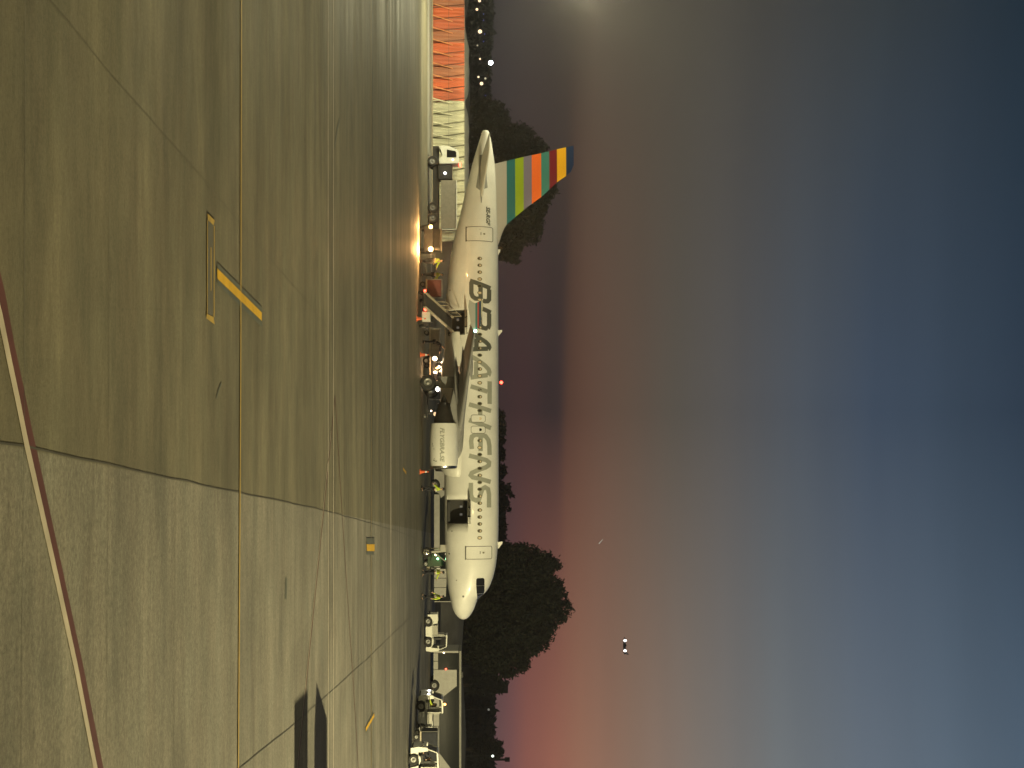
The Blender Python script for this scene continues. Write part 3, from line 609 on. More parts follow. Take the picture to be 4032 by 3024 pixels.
def foil(chord, thick, camber=0.015, n=12):            # (fraction aft * chord, z) closed outline
    U_, L_ = [], []
    for k in range(n + 1):
        x = (1 - math.cos(math.pi * k / n)) / 2; yt = 5 * thick * (.2969 * math.sqrt(x) - .126 * x - .3516 * x * x + .2843 * x**3 - .1036 * x**4); c = camber * 4 * x * (1 - x)
        U_.append((x * chord, (c + yt) * chord)); L_.append((x * chord, (c - yt) * chord))
    return U_ + L_[::-1][1:-1]
for sgn, sd in ((1, 'starboard'), (-1, 'port')):
    st = [(1.6, 11.75, 7.3, 2.62, .15), (4.2, 13.15, 5.75, 2.86, .13), (6.4, 14.30, 4.35, 3.06, .12), (10.5, 16.45, 3.15, 3.42, .11), (14, 18.30, 2.25, 3.74, .105), (16.95, 19.85, 1.55, 4.02, .10)]
    M = MB(); vs = []; npt = len(foil(1, .1))
    for t, le, ch, zz, th in st:
        for fx_, fz in foil(ch, th): vs.append((-(le + fx_), -sgn * t, zz + fz - fx_ * .03))
    M.add(vs, [(i * npt + k, i * npt + (k + 1) % npt, (i + 1) * npt + (k + 1) % npt, (i + 1) * npt + k) for i in range(len(st) - 1) for k in range(npt)])
    M.add(vs[-npt:], [tuple(range(npt))]); M.add(vs[:npt], [tuple(range(npt))])
    wing = smooth_angle(M.build('wing', m_grey, air), 50); wing['label'] = sd + ' wing'
    for t, tipU, tipV, ln in ((6.6, 1402, 1795, 3.6), (9.6, 1362, 1822, 3.3), (12.6, 1340, 1846, 2.6)):
        s1, z1 = px2loc(tipU, tipV, t); n = 9; M = MB(); vs = []
        for i in range(n + 1):
            u = i / n; r = math.sin(math.pi * min(1, u ** .8 * 1.0)) ** .8 if 0 < u < 1 else .02; sx_ = s1 - ln * (1 - u)
            for k in range(10):
                q = 2 * math.pi * k / 10; vs.append((-sx_, -sgn * t + .15 * r * math.cos(q), z1 + .16 * (1 - u) + .20 * r * math.sin(q)))
        M.add(vs, [(i * 10 + k, i * 10 + (k + 1) % 10, (i + 1) * 10 + (k + 1) % 10, (i + 1) * 10 + k) for i in range(n) for k in range(10)])
        M.build('flap_track_fairing', m_greyd, wing, smooth=True)
    ftc = [(19.95, 3.98), (20.35, 4.38), (21.75, 4.58), (22.02, 4.52), (21.80, 4.02), (22.05, 3.66), (21.6, 3.60), (20.4, 3.78)]
    M = MB(); M.prism([(-a, b) for a, b in ftc], -sgn * 16.95 - .035, -sgn * 16.95 + .035); M.build('wingtip_fence', m_tipfence, wing)
    MB().ball((-20.0, -sgn * 17.0, 4.06), .09, 8).build('navigation_light', e_green if sgn == 1 else e_red, wing)
    # engine
    ez, et, s0 = 1.80, 5.75, 11.30; org = (-s0, -sgn * et, ez); ax = (-1, 0, 0)
    M = MB(); M.lathe(org, ax, [(.18, .965), (.5, 1.01), (1.2, 1.035), (2.0, 1.03), (2.7, .99), (3.25, .93), (3.26, .84), (2.4, .86)], 40)
    nac = M.build('engine_nacelle', m_white, air, smooth=True); smooth_angle(nac, 40)
    M = MB(); M.lathe(org, ax, [(.18, .967), (.08, .945), (.02, .91), (0, .875), (.03, .835), (.12, .80), (.4, .79), (.95, .82)], 40); M.build('intake_lip', m_metal, nac, smooth=True)
    M = MB(); M.lathe(org, ax, [(.55, .01), (.62, .12), (.85, .25)], 20)
    for k in range(24):
        q = 2 * math.pi * k / 24; q2 = q + .2; M.add([(-s0 - .85, -sgn * et + .22 * math.cos(q), ez + .22 * math.sin(q)), (-s0 - .95, -sgn * et + .22 * math.cos(q2), ez + .22 * math.sin(q2)), (-s0 - 1.0, -sgn * et + .80 * math.cos(q2 + .1), ez + .80 * math.sin(q2 + .1)), (-s0 - .85, -sgn * et + .80 * math.cos(q), ez + .80 * math.sin(q))], [(0, 1, 2, 3)])
    M.lathe(org, ax, [(1.1, .82), (1.1, .02)], 30); M.build('fan', m_darkmetal, nac)
    M = MB(); M.lathe(org, ax, [(2.5, .80), (3.25, .76), (3.7, .68), (4.3, .52), (4.75, .44), (4.76, .36)], 30); M.build('core_cowl', m_darkmetal, nac, smooth=True)
    M = MB(); M.lathe(org, ax, [(4.4, .30), (4.8, .27), (5.3, .08), (5.45, .01)], 20); M.build('exhaust_plug', m_darkmetal, nac, smooth=True)
    M = MB(); M.prism([(-s0 - .9, ez + .98), (-s0 - 2.4, ez + 1.25), (-s0 - 3.6, ez + 1.35), (-s0 - 6.2, ez + 1.15), (-s0 - 6.0, ez + .75), (-s0 - 4.6, ez + .45), (-s0 - 3.3, ez + .62), (-s0 - 2, ez + .9)], -sgn * et - .17, -sgn * et + .17)
    M.build('pylon', m_greyd, air, bevel=.03)
    if sgn == 1:
        def nac_t(s, z): # nacelle skin for writing
            r = np.interp(s - s0, [.18, .5, 1.2, 2.0, 2.7, 3.25], [.965, 1.01, 1.035, 1.03, .99, .93]); return et + math.sqrt(max(.01, r * r - (z - ez) ** 2))
        se, ze = px2loc(1683, 1733, 6.7)
        text_obj('engine_lettering', 'FLYGBRA.SE', 0.44, m_tlight, nac, lambda u, v: (-(se - u * 1.03), -(nac_t(se - u * 1.03, ze + v) + .008), ze + v), .3)
        s1, z1 = px2loc(1812, 1705, 6.7); M = MB()
        for a, b, c in ((0, 0, .12), (.10, .05, .05), (-.06, .12, .16)):
            vs, fs = ribbon([(s1 + a, z1 + b), (s1 + a - .01, z1 + b + c)], .05, .008, nac_t); M.add(vs, fs)
        s1, z1 = px2loc(1755, 1703, 6.7)
        for a, b, c in ((.2, .0, .0), (.05, .02, .0), (-.15, .10, .0)):
            vs, fs = ribbon([(s1 + a, z1 + b), (s1 + a - .12, z1 + b + c)], .03, .008, nac_t); M.add(vs, fs)
        M.build('stencil_marks', m_tdark, nac)
    # tailplane
    st = [(.45, 31.75, 3.6, 4.52, .10), (3.2, 33.15, 2.5, 4.80, .09), (6.2, 34.70, 1.25, 5.10, .085)]
    M = MB(); vs = []
    for t, le, ch, zz, th in st:
        for fx_, fz in foil(ch, th, 0): vs.append((-(le + fx_), -sgn * t, zz + fz))
    M.add(vs, [(i * npt + k, i * npt + (k + 1) % npt, (i + 1) * npt + (k + 1) % npt, (i + 1) * npt + k) for i in range(2) for k in range(npt)]); M.add(vs[-npt:], [tuple(range(npt))])
    smooth_angle(M.build('tailplane', m_fair, air), 50)
    vs, fs = side_patch([(31.7, 4.50, 4.56), (32.7, 4.42, 4.62), (32.95, 4.12, 5.02), (33.6, 4.22, 4.95), (34.6, 4.34, 4.92), (35.6, 4.40, 5.0)], .014, sgn); MB().add(vs, fs).build('tailplane_seal_plate', m_metal if False else m_grey, air)
    # main gear
    gs, gt = 17.66, 3.8; M = MB(); M.tube((-gs, -sgn * gt, .55), (-gs, -sgn * gt, 2.7), .13, .17, 12); M.tube((-gs, -sgn * gt, 1.3), (-gs, -sgn * 2.2, 2.5), .07, n=8); M.tube((-gs, -sgn * (gt - .47), .57), (-gs, -sgn * (gt + .47), .57), .09, n=10)
    M.box(-gs - .45, -gs + .40, -sgn * (gt + .34) - .02, -sgn * (gt + .34) + .02, 1.35, 2.55)
    gear = M.build('main_landing_gear', m_greyd, air)
    for dt in (-.46, .46):
        c = (-gs, -sgn * (gt + dt), .575); M = MB(); M.lathe(c, (0, 1, 0), [(-.2, .30), (-.21, .46), (-.15, .55), (0, .575), (.15, .55), (.21, .46), (.2, .30), (-.2, .30)], 28); w = M.build('wheel', m_rubber, gear, smooth=True)
        M = MB()
        for e in (-1, 1): M.lathe((c[0], c[1], c[2]), (0, e, 0), [(.16, .30), (.17, .25), (.10, .22), (.12, .10), (.18, .08), (.18, .01)], 24)
        w2 = M.build('wheel_hub', m_hub, gear, smooth=True)
# fin with rudder line
ft = [(28.4, 5.74), (28.9, 5.93), (29.57, 6.15), (30.0, 6.33), (30.28, 6.53), (30.92, 7.24), (31.56, 8.0), (32.46, 9.22), (33.62, 10.44), (34.07, 11.08), (34.5, 11.59), (34.8, 11.69), (36.5, 11.68), (36.2, 10.38), (35.9, 9.22), (35.6, 7.81), (35.05, 5.58), (31.5, 5.6)]
def fin_le(z): return np.interp(z, [5.74, 5.93, 6.15, 6.33, 6.53, 7.24, 8.0, 9.22, 10.44, 11.08, 11.59, 11.69], [28.4, 28.9, 29.57, 30.0, 30.28, 30.92, 31.56, 32.46, 33.62, 34.07, 34.5, 34.95])
def fin_te(z): return np.interp(z, [5.5, 7.81, 9.22, 10.38, 11.68], [35.02, 35.6, 35.9, 36.2, 36.5])
M = MB(); zs = [5.45, 5.74, 5.93, 6.15, 6.33, 6.53, 7.24, 8.0, 9.22, 10.44, 11.08, 11.5, 11.66, 11.72]; vs = []
for zz in zs:
    le, te = float(fin_le(zz)), float(fin_te(zz)); ch = te - le; th = .10 if zz < 11.6 else .05
    if zz > 11.7: th = .01
    for fx_, fz in foil(ch, th if zz > 6.6 else th * min(1, 5.2 / ch), 0): vs.append((-(le + fx_), fz, zz))
M.add(vs, [(i * npt + k, i * npt + (k + 1) % npt, (i + 1) * npt + (k + 1) % npt, (i + 1) * npt + k) for i in range(len(zs) - 1) for k in range(npt)]); M.add(vs[-npt:], [tuple(range(npt))])
smooth_angle(M.build('tail_fin', m_fin, air), 50)
# nose gear
M = MB(); gs = 5.07; M.tube((-gs, 0, .35), (-gs - .12, 0, 1.95), .08, .10, 10); M.tube((-gs, 0, .9), (-gs + .75, 0, 1.9), .045, n=8); M.tube((-gs, -.34, .37), (-gs, .34, .37), .06, n=8)
M.box(-gs - .55, -gs - .05, -.42, -.39, 1.42, 1.85); M.box(-gs - .55, -gs - .05, .39, .42, 1.42, 1.85); ng = M.build('nose_landing_gear', m_tan, air)
for dt in (-.25, .25):
    M = MB(); c = (-gs, -dt, .37); M.lathe(c, (0, 1, 0), [(-.11, .2), (-.12, .30), (-.07, .36), (0, .37), (.07, .36), (.12, .30), (.11, .2), (-.11, .2)], 24); M.build('wheel', m_rubber, ng, smooth=True)
    M = MB(); [M.lathe(c, (0, e, 0), [(.10, .21), (.09, .12), (.14, .08), (.14, .01)], 20) for e in (-1, 1)]; M.build('wheel_hub', m_metal, ng, smooth=True)
MB().ball((-gs + .12, 0, 1.2), .06, 8).build('taxi_light', m_metal, ng)
# blade antennas, tail cone exhaust, beacon
for U in (998, 1316, 2150):
    s0, _ = px2loc(U, 1960, 0); M = MB(); M.prism([(-s0 - .30, 5.80), (-s0 + .22, 5.80), (-s0 - .20, 6.13 if U != 998 else 6.0), (-s0 - .34, 6.13 if U != 998 else 6.0)], -.02, .02); M.build('blade_antenna', m_white, air)
MB().lathe((-37.55, 0, 4.87), (-1, 0, 0), [(0, .18), (.12, .17), (.12, .12), (-.2, .1)], 16).build('exhaust_ring', m_darkmetal, air)

# ------------------------------------------------------------------ vehicles
def wheel(parent, x, y, r, w=.22, hub=m_hub, name='wheel'):
    M = MB(); M.lathe((x, y, r), (0, 1, 0), [(-w / 2, r * .55), (-w / 2, r * .88), (-w * .3, r), (w * .3, r), (w / 2, r * .88), (w / 2, r * .55), (-w / 2, r * .55)], 20); o = M.build(name, m_rubber, parent, smooth=False); smooth_angle(o, 40)
    M = MB(); [M.lathe((x, y, r), (0, e, 0), [(w * .42, r * .56), (w * .3, r * .45), (w * .35, r * .18), (w * .45, r * .15), (w * .45, .005)], 16) for e in (-1, 1)]; M.build('rim', hub, o, smooth=True)
    return o
def lens(parent, c, r, mt, name='headlight', sc3=(1, 1, 1)): return MB().ball(c, r, 8, sc3).build(name, mt, parent, smooth=True)

def tractor(loc, rz, label, lamps=True, beacon=True):  # front towards -x
    root = empty('baggage_tractor', loc, rz, label=label, cat='baggage tractor', group='white baggage tractors on the apron')
    arc = lambda cx, cz, r, a0, a1, n=7: [(cx + r * math.cos(R(a0 + (a1 - a0) * k / n)), cz + r * math.sin(R(a0 + (a1 - a0) * k / n))) for k in range(n + 1)]
    prof = [(.10, .16), (.40, .16)] + arc(.82, .34, .42, 205, -5)[0:] + [(1.28, .14), (2.02, .14)] + arc(2.42, .34, .42, 205, -5) + [(2.98, .30), (3.0, 1.08), (2.28, 1.10), (2.22, .68), (.92, .68), (.36, .62), (.30, 1.22), (.08, 1.18), (.02, .60)]
    for y0, y1 in ((-.70, -.63), (.63, .70)):
        MB().prism(prof, y0, y1).build('side_panel', m_truck, root, bevel=.015)
    MB().box(.1, 2.95, -.60, .60, .22, .50).build('chassis', m_black, root)
    MB().box(.06, .16, -.63, .63, .30, 1.10).build('front_panel', m_truck, root, bevel=.02)
    MB().box(2.30, 2.96, -.63, .63, .52, 1.06).build('rear_deck', m_truck, root, bevel=.02)
    for sy in (-.63, .63):
        MB().tube((.18, sy, 1.18), (.40, sy, 1.74), .035, n=6).build('cab_pillar', m_truck, root); MB().tube((1.28, sy, .66), (1.28, sy, 1.74), .035, n=6).build('cab_pillar', m_truck, root)
    MB().prism([(.34, 1.72), (.46, 1.82), (1.32, 1.86), (1.36, 1.76), (.44, 1.72)], -.68, .68).build('roof', m_truck, root, bevel=.02)
    MB().add([(.20, -.62, 1.16), (.20, .62, 1.16), (.40, .62, 1.72), (.40, -.62, 1.72)], [(0, 1, 2, 3)]).build('windscreen', mat('clear_dark_glass', (.03, .035, .04), .1, var=0), root)
    M = MB(); M.box(.95, 1.08, -.45, .45, .95, 1.35); M.box(.62, 1.10, -.45, .45, .70, .92); M.build('seat', m_black, root)
    M = MB(); M.tube((.45, .28, .85), (.62, .28, 1.10), .02, n=6); M.lathe((.62, .28, 1.10), (-.55, 0, .83), [(0, .17), (.02, .19), (.04, .17), (0, .17)], 14); M.build('steering_wheel', m_black, root)
    MB().box(1.40, 2.10, -.60, .60, .70, 1.10).build('engine_cover', m_tan, root, bevel=.03)
    MB().box(1.34, 1.40, -.62, .62, .68, 1.60).build('cab_back_panel', m_tan, root)
    MB().tube((3.0, 0, .42), (3.18, 0, .42), .05, n=8).build('tow_hitch', m_black, root)
    for sy in (-.58, .58):
        wheel(root, .82, sy, .34); wheel(root, 2.42, sy, .34); lens(root, (.05, sy * .75, .86), .075, e_white if lamps else m_metal)
    if beacon: lens(root, (.90, 0, 1.95), .09, e_orange, 'beacon')
    return root
def at(U, Y): return ((U - 1512) * Y / F, Y, 0)
tB = tractor(at(2722, 98.5), R(4), 'white baggage tractor with lit headlights and glowing orange roof beacon')
tC = tractor(at(2926, 86.5), R(0), 'nearest white baggage tractor, cut off by the edge of the picture', lamps=False, beacon=False)
tA = tractor(at(2562, 113.5), R(178), 'white baggage tractor facing away from the headlights, just ahead of the aircraft nose', lamps=False, beacon=False)

def bus(loc, label, lit):                              # front towards -x, 13.8 m long
    root = empty('apron_bus', loc, 0, label=label, cat='bus', group='apron buses parked behind the airliner')
    Lb, Wb, H = 13.8, 3.0, 2.83
    MB().box(.25, Lb - .2, .12, Wb - .1, .32, 2.6).build('bus_body', m_bglass, root)
    arc = lambda cx, r, a0, a1: [(cx + r * math.cos(R(a0 + (a1 - a0) * k / 8)), .30 + r * math.sin(R(a0 + (a1 - a0) * k / 8))) for k in range(9)]
    for y0, y1 in ((.02, .09), (Wb - .09, Wb - .02)):
        MB().prism([(1.70, .34)] + [(2.62, .34)] + arc(3.1, .58, 165, 15)[0:] + [(3.95, .84), (4.3, .95), (3.15, 2.42), (1.70, 2.42)], y0, y1).build('side_panel', m_bus, root)
        if not lit:
            for a in range(3): MB().prism([(10.75 + a * .86, .34), (11.56 + a * .86, .34), (11.56 + a * .86, 1.46 - a * .03), (10.75 + a * .86, 1.50 - a * .03)], y0, y1).build('skirt_panel', m_bus, root)
            MB().box(3.97, 10.0, y0, y1, .34, .84).build('skirt_panel', m_bus, root); MB().box(10.04, 10.70, y0, y1, .34, .84).build('skirt_panel', m_bus, root)
            wheel(root, 3.1, y0 + .10 if y0 < 1 else y1 - .10, .42, .3); MB().prism([(.22, .34), (1.66, .34), (1.66, .74), (.22, .74)], y0, y1).build('skirt_panel', m_bus, root); continue
        MB().prism([(Lb - 4.6, .34), (Lb - 4.35, .34)] + arc(Lb - 3.6, .58, 165, 15) + [(Lb - 2.9, .34), (Lb - 2.0, .34), (Lb - 1.2, 2.42), (Lb - 2.5, 2.42), (Lb - 4.6, .9)], y0, y1).build('side_panel', m_bus, root)
        MB().box(3.97, Lb - 4.63, y0, y1, .34, .84).build('skirt_panel', m_bus, root)
        MB().box(.22, .90, y0, y1, .34, .74).build('skirt_panel', m_bus, root); MB().box(.96, 1.66, y0, y1, .34, .74).build('skirt_panel', m_bus, root)
        MB().box(Lb - 1.9, Lb - .1, y0, y1, .34, .95).build('skirt_panel', m_bus, root)
        wheel(root, 3.1, y0 + .10 if y0 < 1 else y1 - .10, .42, .3); wheel(root, Lb - 3.6, y0 + .10 if y0 < 1 else y1 - .10, .42, .3)
    MB().box(-.0, Lb, .0, Wb, 2.62, H).build('roof', mat('bus_roof_paint', (.20, .195, .17), .5), root, bevel=.04)
    MB().box(0, .20, .02, Wb - .02, .34, 2.58).build('front_pillar', m_bus, root, bevel=.03)
    MB().box(Lb - .08, Lb, .3, Wb - .3, .34, 2.58).build('rear_panel', m_bus, root)
    MB().box(-.14, -.02, .1, .25, 1.2, 1.6).build('wing_mirror', m_black, root)
    M = MB(); M.box(2.0, 2.5, .4, 1.2, H + .0, H + .14); M.build('roof_vent', m_black, root)
    if lit: lens(root, (1.62, .02, 1.45), .07, e_red, 'marker_lamp'); lens(root, (.18, -.0, 1.25), .06, e_warm, 'marker_lamp')
    return root
bus(at(2562, 127.5), 'grey apron bus with long dark side windows behind the white tractors', True)
bus(at(1775, 129.5), 'grey apron bus seen beneath the airliner between the engine and the nose', False)

# truck at left, facing left
tk = empty('box_truck', at(572, 121.5), 0, label='white cab truck with low grey box body in front of the cream fence', cat='truck')
MB().prism([(.10, .95), (.02, 1.35), (.12, 1.9), (.34, 2.5), (.55, 2.66), (1.55, 2.68), (1.6, 1.0), (1.2, .95), (.9, 1.25), (.5, 1.15)], 0, 2.2).build('cab', m_truck, tk, bevel=.04)
for y0 in (-.012, 2.204): MB().prism([(.38, 1.65), (.50, 2.35), (.62, 2.45), (1.05, 2.45), (1.05, 1.65)], y0, y0 + .008).build('side_window', m_glass, tk)
MB().prism([(.10, 1.95), (.33, 2.48), (.30, 2.50), (.07, 1.97)], .15, 2.05).build('windscreen', m_glass, tk)
MB().box(.05, 7.2, .25, 1.95, .45, .95).build('chassis', m_black, tk); MB().box(1.65, 2.9, .1, 2.1, .9, 2.1).build('equipment_box', m_black, tk, bevel=.05)
MB().box(3.0, 7.1, .0, 2.2, 1.15, 2.42).build('box_body', m_box, tk, bevel=.03); M = MB(); M.box(2.98, 7.14, -.05, 2.25, 2.425, 2.50); M.build('top_rail', m_truck, tk)
M = MB(); M.box(7.15, 7.24, -.05, .06, .6, 2.50); M.box(7.15, 7.24, 2.14, 2.25, .6, 2.50); M.box(7.16, 7.22, .06, 2.14, .7, .8); M.build('tail_lift_post', m_truck, tk)
for xx in (1.35, 5.3, 6.2):
    for yy in (.15, 2.05): wheel(tk, xx, yy, .45, .28, m_greyd)
MB().box(1.35, 1.7, .9, 1.3, 2.7, 2.82).build('beacon', e_red, tk); lens(tk, (2.4, -.02, 1.5), .10, e_white, 'work_lamp'); lens(tk, (1.25, -.05, 2.15), .06, e_warm, 'work_lamp')

# tug with amber lamps facing the viewer, under the rear fuselage
tg = empty('service_tug', at(938, 104.5), 0, label='low service tug facing the viewer with two blazing amber lamps under the rear fuselage', cat='tug')
MB().box(-.95, .95, 0, 2.6, .3, .95).build('tug_body', m_black, tg, bevel=.06); MB().box(-.8, .8, 1.0, 2.4, .95, 1.5).build('cab', m_glass, tg, bevel=.05)
MB().box(-.85, .85, .9, 2.5, 1.5, 1.58).build('roof', m_box, tg); MB().box(-.6, .6, -.04, .0, .45, .8).build('grille', m_black, tg)
for sx in (-.82, .82):
    lens(tg, (sx, -.08, .80), .12 if sx < 0 else .16, e_amber, 'amber_lamp')
    for yy in (.45, 2.1):
        w = wheel(tg, 0, 0, .3, .22); w.rotation_euler = (0, 0, R(90)); w.location = (sx * 1.02, yy, 0)
for sx, pw in ((-.82, 900), (.82, 3200)):
    light('amber_glow', 'SPOT', (tg.location.x + sx, 104.22, .82), pw, (1, .50, .16), size=.12, aim=(tg.location.x + sx + .3, 80, 1.5), spot=R(120), blend=.4)
light('amber_glow', 'POINT', (tg.location.x + .7, 103.3, 1.15), 200, (1, .5, .16), size=.15)

# belt loader reaching the rear hold
pb = Vector(((1182 - 1512) * 99.8 / F, 99.8, 0)); pt = loc2w((holds[1][0] + holds[1][1]) / 2 - .2, 2.35, 0); ang = math.atan2(pt.x - pb.x, pt.y - pb.y)
bl = empty('belt_loader', pb, -ang, label='belt loader with its raised belt reaching the open rear hold', cat='belt loader')   # +y runs up the belt
ln = (pt - pb).length
M = MB(); M.box(-1.0, 1.0, .9, 4.6, .32, .62); M.box(-1.0, -.6, 1.4, 3.6, .62, .80); bc = M.build('chassis', m_black, bl, bevel=.03)
vsb = [(-.45, 0, .55), (.45, 0, .55), (.45, ln, 2.32), (-.45, ln, 2.32)]; M = MB(); M.add(vsb + [(a, b, c - .12) for a, b, c in vsb], [(0, 1, 2, 3), (7, 6, 5, 4), (0, 4, 5, 1), (1, 5, 6, 2), (2, 6, 7, 3), (3, 7, 4, 0)]); M.build('belt', m_belt, bl)
for sx in (-.52, .52):
    M = MB(); M.add([(sx - .035, -.1, .42), (sx + .035, -.1, .42), (sx + .035, ln + .1, 2.22), (sx - .035, ln + .1, 2.22), (sx - .035, -.1, .66), (sx + .035, -.1, .66), (sx + .035, ln + .1, 2.46), (sx - .035, ln + .1, 2.46)], [(0, 3, 2, 1), (4, 5, 6, 7), (0, 1, 5, 4), (1, 2, 6, 5), (2, 3, 7, 6), (3, 0, 4, 7)]); M.build('side_rail', m_steel, bl)
M = MB()
for f in (.35, .5, .65, .8, .95): M.tube((-.52, ln * f, .55 + 1.77 * f), (-.52, ln * f, 1.35 + 1.77 * f), .022, n=6)
M.tube((-.52, ln * .35, 1.97), (-.52, ln * .95, 3.03), .024, n=6); M.build('hand_rail', m_steel, bl)
M = MB(); M.tube((-.3, 2.2, .6), (-.3, 4.6, 1.55), .05, n=6); M.tube((.3, 2.2, .6), (.3, 4.6, 1.55), .05, n=6); M.build('lift_strut', m_hub, bl)
M = MB(); M.box(.62, 1.15, .85, 1.8, .30, .88); M.build('driver_console', m_truck, bl, bevel=.03); MB().box(.70, 1.1, 1.9, 2.3, .62, 1.05).build('seat', m_black, bl)
for sx in (-.95, .95):
    wheel_r = wheel(bl, 0, 0, .32, .2); wheel_r.rotation_euler = (0, 0, R(90)); wheel_r.location = (sx, 1.5, 0); w2 = wheel(bl, 0, 0, .32, .2); w2.rotation_euler = (0, 0, R(90)); w2.location = (sx, 4.0, 0)
lens(bl, (-.9, .86, .50), .09, e_red, 'tail_lamp'); lens(bl, (.45, .84, .55), .12, e_red, 'tail_lamp'); lens(bl, (.05, .84, .66), .07, e_red, 'tail_lamp')
light('tail_lamp_glow', 'POINT', pb + Vector((.3, .5, .6)), 40, (1, .08, .04), size=.08)

def cart(loc, rz, label, mt, L_=2.4, H=1.35, covered=True):
    root = empty('baggage_cart', loc, rz, label=label, cat='baggage cart', group='baggage carts around the stand')
    MB().box(0, L_, 0, 1.5, .42, .52).build('deck', m_steel, root, bevel=.01)
    if covered: MB().box(.08, L_ - .08, .06, 1.44, .53, H).build('cover', mt, root, bevel=.08)
    M = MB()
    for a in (.03, L_ - .03):
        for b in (.03, 1.47): M.tube((a, b, .52), (a, b, H + .05), .025, n=6)
    for b in (.03, 1.47): M.tube((.03, b, H + .05), (L_ - .03, b, H + .05), .025, n=6)
    for a in (.03, L_ - .03): M.tube((a, .03, H + .05), (a, 1.47, H + .05), .025, n=6)
    M.build('frame', m_hub, root)
    for a in (.4, L_ - .4):
        for b in (.12, 1.38): wheel(root, a, b, .2, .12)
    MB().tube((-.9, .75, .35), (0, .75, .45), .03, n=6).build('drawbar', m_black, root)
    return root
cart(at(1098, 104.6), R(2), 'low baggage cart with dark red cover beside the belt loader', m_redbox, 1.4, 1.55)
cart(at(2878, 93.5), R(0), 'dark covered baggage cart between the two nearest white tractors', m_navy, 2.3, 1.55)
cart(at(1290, 113), R(0), 'baggage cart with brown grey cover beneath the wing box', m_box, 2.6, 1.25)
lens(cart(at(1420, 114), R(0), 'baggage cart carrying lit warning lamps under the wing', m_hold, 2.2, 1.1), (.5, -.05, 1.15), .11, e_warm, 'lamp')
# maintenance trolley crowded with lamps behind the main wheels
tr = empty('lamp_trolley', at(1405, 110.5), 0, label='service trolley crowded with bright work lamps next to the main wheels', cat='trolley')
MB().box(0, 2.2, 0, 1.1, .5, .62).build('deck', m_steel, tr, bevel=.01); MB().box(.1, 1.9, .1, 1.0, .64, 1.15).build('generator_case', m_black, tr, bevel=.04)
for (U, V, r, e, q) in ((1412, 1712, .19, e_warm, (.9, .4, 1)), (1427, 1743, .11, e_warm, (.6, .4, 1.2)), (1449, 1722, .10, e_orange, (.8, .4, 1.2)), (1445, 1733, .08, e_warm, (.7, .4, 1)), (1466, 1714, .14, e_warm, (.7, .4, 1)), (1462, 1737, .14, mat('glowing_cloth', (.7, .5, .3), .8, emit=(1, .7, .42), estr=.8), (.7, .4, 1)), (1500, 1738, .14, MAT['glowing_cloth'], (.8, .4, 1)), (1532, 1723, .16, e_white, (1, .4, .8)), (1574, 1737, .12, MAT['glowing_cloth'], (.6, .4, .9)), (1630, 1713, .16, MAT['glowing_cloth'], (1, .4, .8)), (1618, 1698, .06, e_warm, (1, 1, 1))):  # the cloth patches glow by emission, imitating light falling on them
    p = W(U, V, 110.2) - Vector(tr.location); 
    if U > 1500:
        continue
    lens(tr, p, r, e, 'lamp', q); MB().tube((p.x, .3, .6), p + Vector((0, .05, -r * .5)), .02, n=5).build('lamp_stem', m_hub, tr)
for a in (.3, 1.9):
    for b in (.1, 1.0): wheel(tr, a, b, .25, .14)
st2 = empty('service_stand', at(1530, 110.5), 0, label='small service stand with lamps between the main wheels and the right engine', cat='service stand')
M = MB(); M.box(-.1, 2.4, .2, 1.0, .3, .4); M.build('base', m_black, st2)
for (U, V, r, e, q) in ((1532, 1723, .17, e_white, (1, .4, .8)), (1574, 1737, .12, MAT['glowing_cloth'], (.6, .4, .9)), (1630, 1713, .16, MAT['glowing_cloth'], (1, .4, .8)), (1618, 1698, .06, e_warm, (1, 1, 1))):
    p = W(U, V, 110.5) - Vector(st2.location); lens(st2, p, r, e, 'lamp', q); MB().tube((p.x, .4, .4), p + Vector((0, .05, 0)), .03, n=5).build('post', m_hub, st2)  # lamps, plus cloth patches given emission to look lit
for a in (.1, 2.2):
    for b in (.25, .95): wheel(st2, a, b, .15, .1)
light('trolley_glow', 'POINT', Vector(tr.location) + Vector((1.0, -.5, 1.1)), 90, (1, .6, .3), size=.1)
# ground power unit by the nose wheel, lamps red and green
gp = empty('ground_power_unit', at(2178, 110.8), 0, label='dark green ground power unit with red and green lamps beside the nose wheel', cat='power unit')
MB().prism([(0, .35), (0, 1.1), (.3, 1.55), (1.0, 1.62), (1.05, .35)], 0, 1.4).build('housing', m_green, gp, bevel=.04)
M = MB(); M.box(-.5, -.2, .1, .6, 1.45, 1.9); M.build('control_panel', m_truck, gp, bevel=.04); MB().box(-.46, -.24, .085, .1, 1.52, 1.83).build('display', m_tan, gp); MB().tube((-.35, .3, .3), (-.35, .3, 1.45), .05, n=8).build('panel_post', m_steel, gp)
lens(gp, (.10, -.05, 1.0), .09, e_warm, 'warning_lamp', (1, .5, 1)); lens(gp, (.42, -.05, 1.15), .08, emis('lamp_green_soft', (.4, 1, .55), 8), 'status_lamp', (1, .5, 1))
for a in (.2, .85):
    for b in (.1, 1.3): wheel(gp, a, b, .24, .14)
MB().tube((1.2, .3, .5), (1.2, .3, 1.35), .09, n=10).build('cable_roll', m_hub, gp); MB().box(1.02, 1.3, .1, .6, .3, .5).build('cable_tray', m_steel, gp)
light('status_glow', 'POINT', Vector(gp.location) + Vector((.45, -.35, 1.2)), 5, (.3, 1, .4), size=.08)

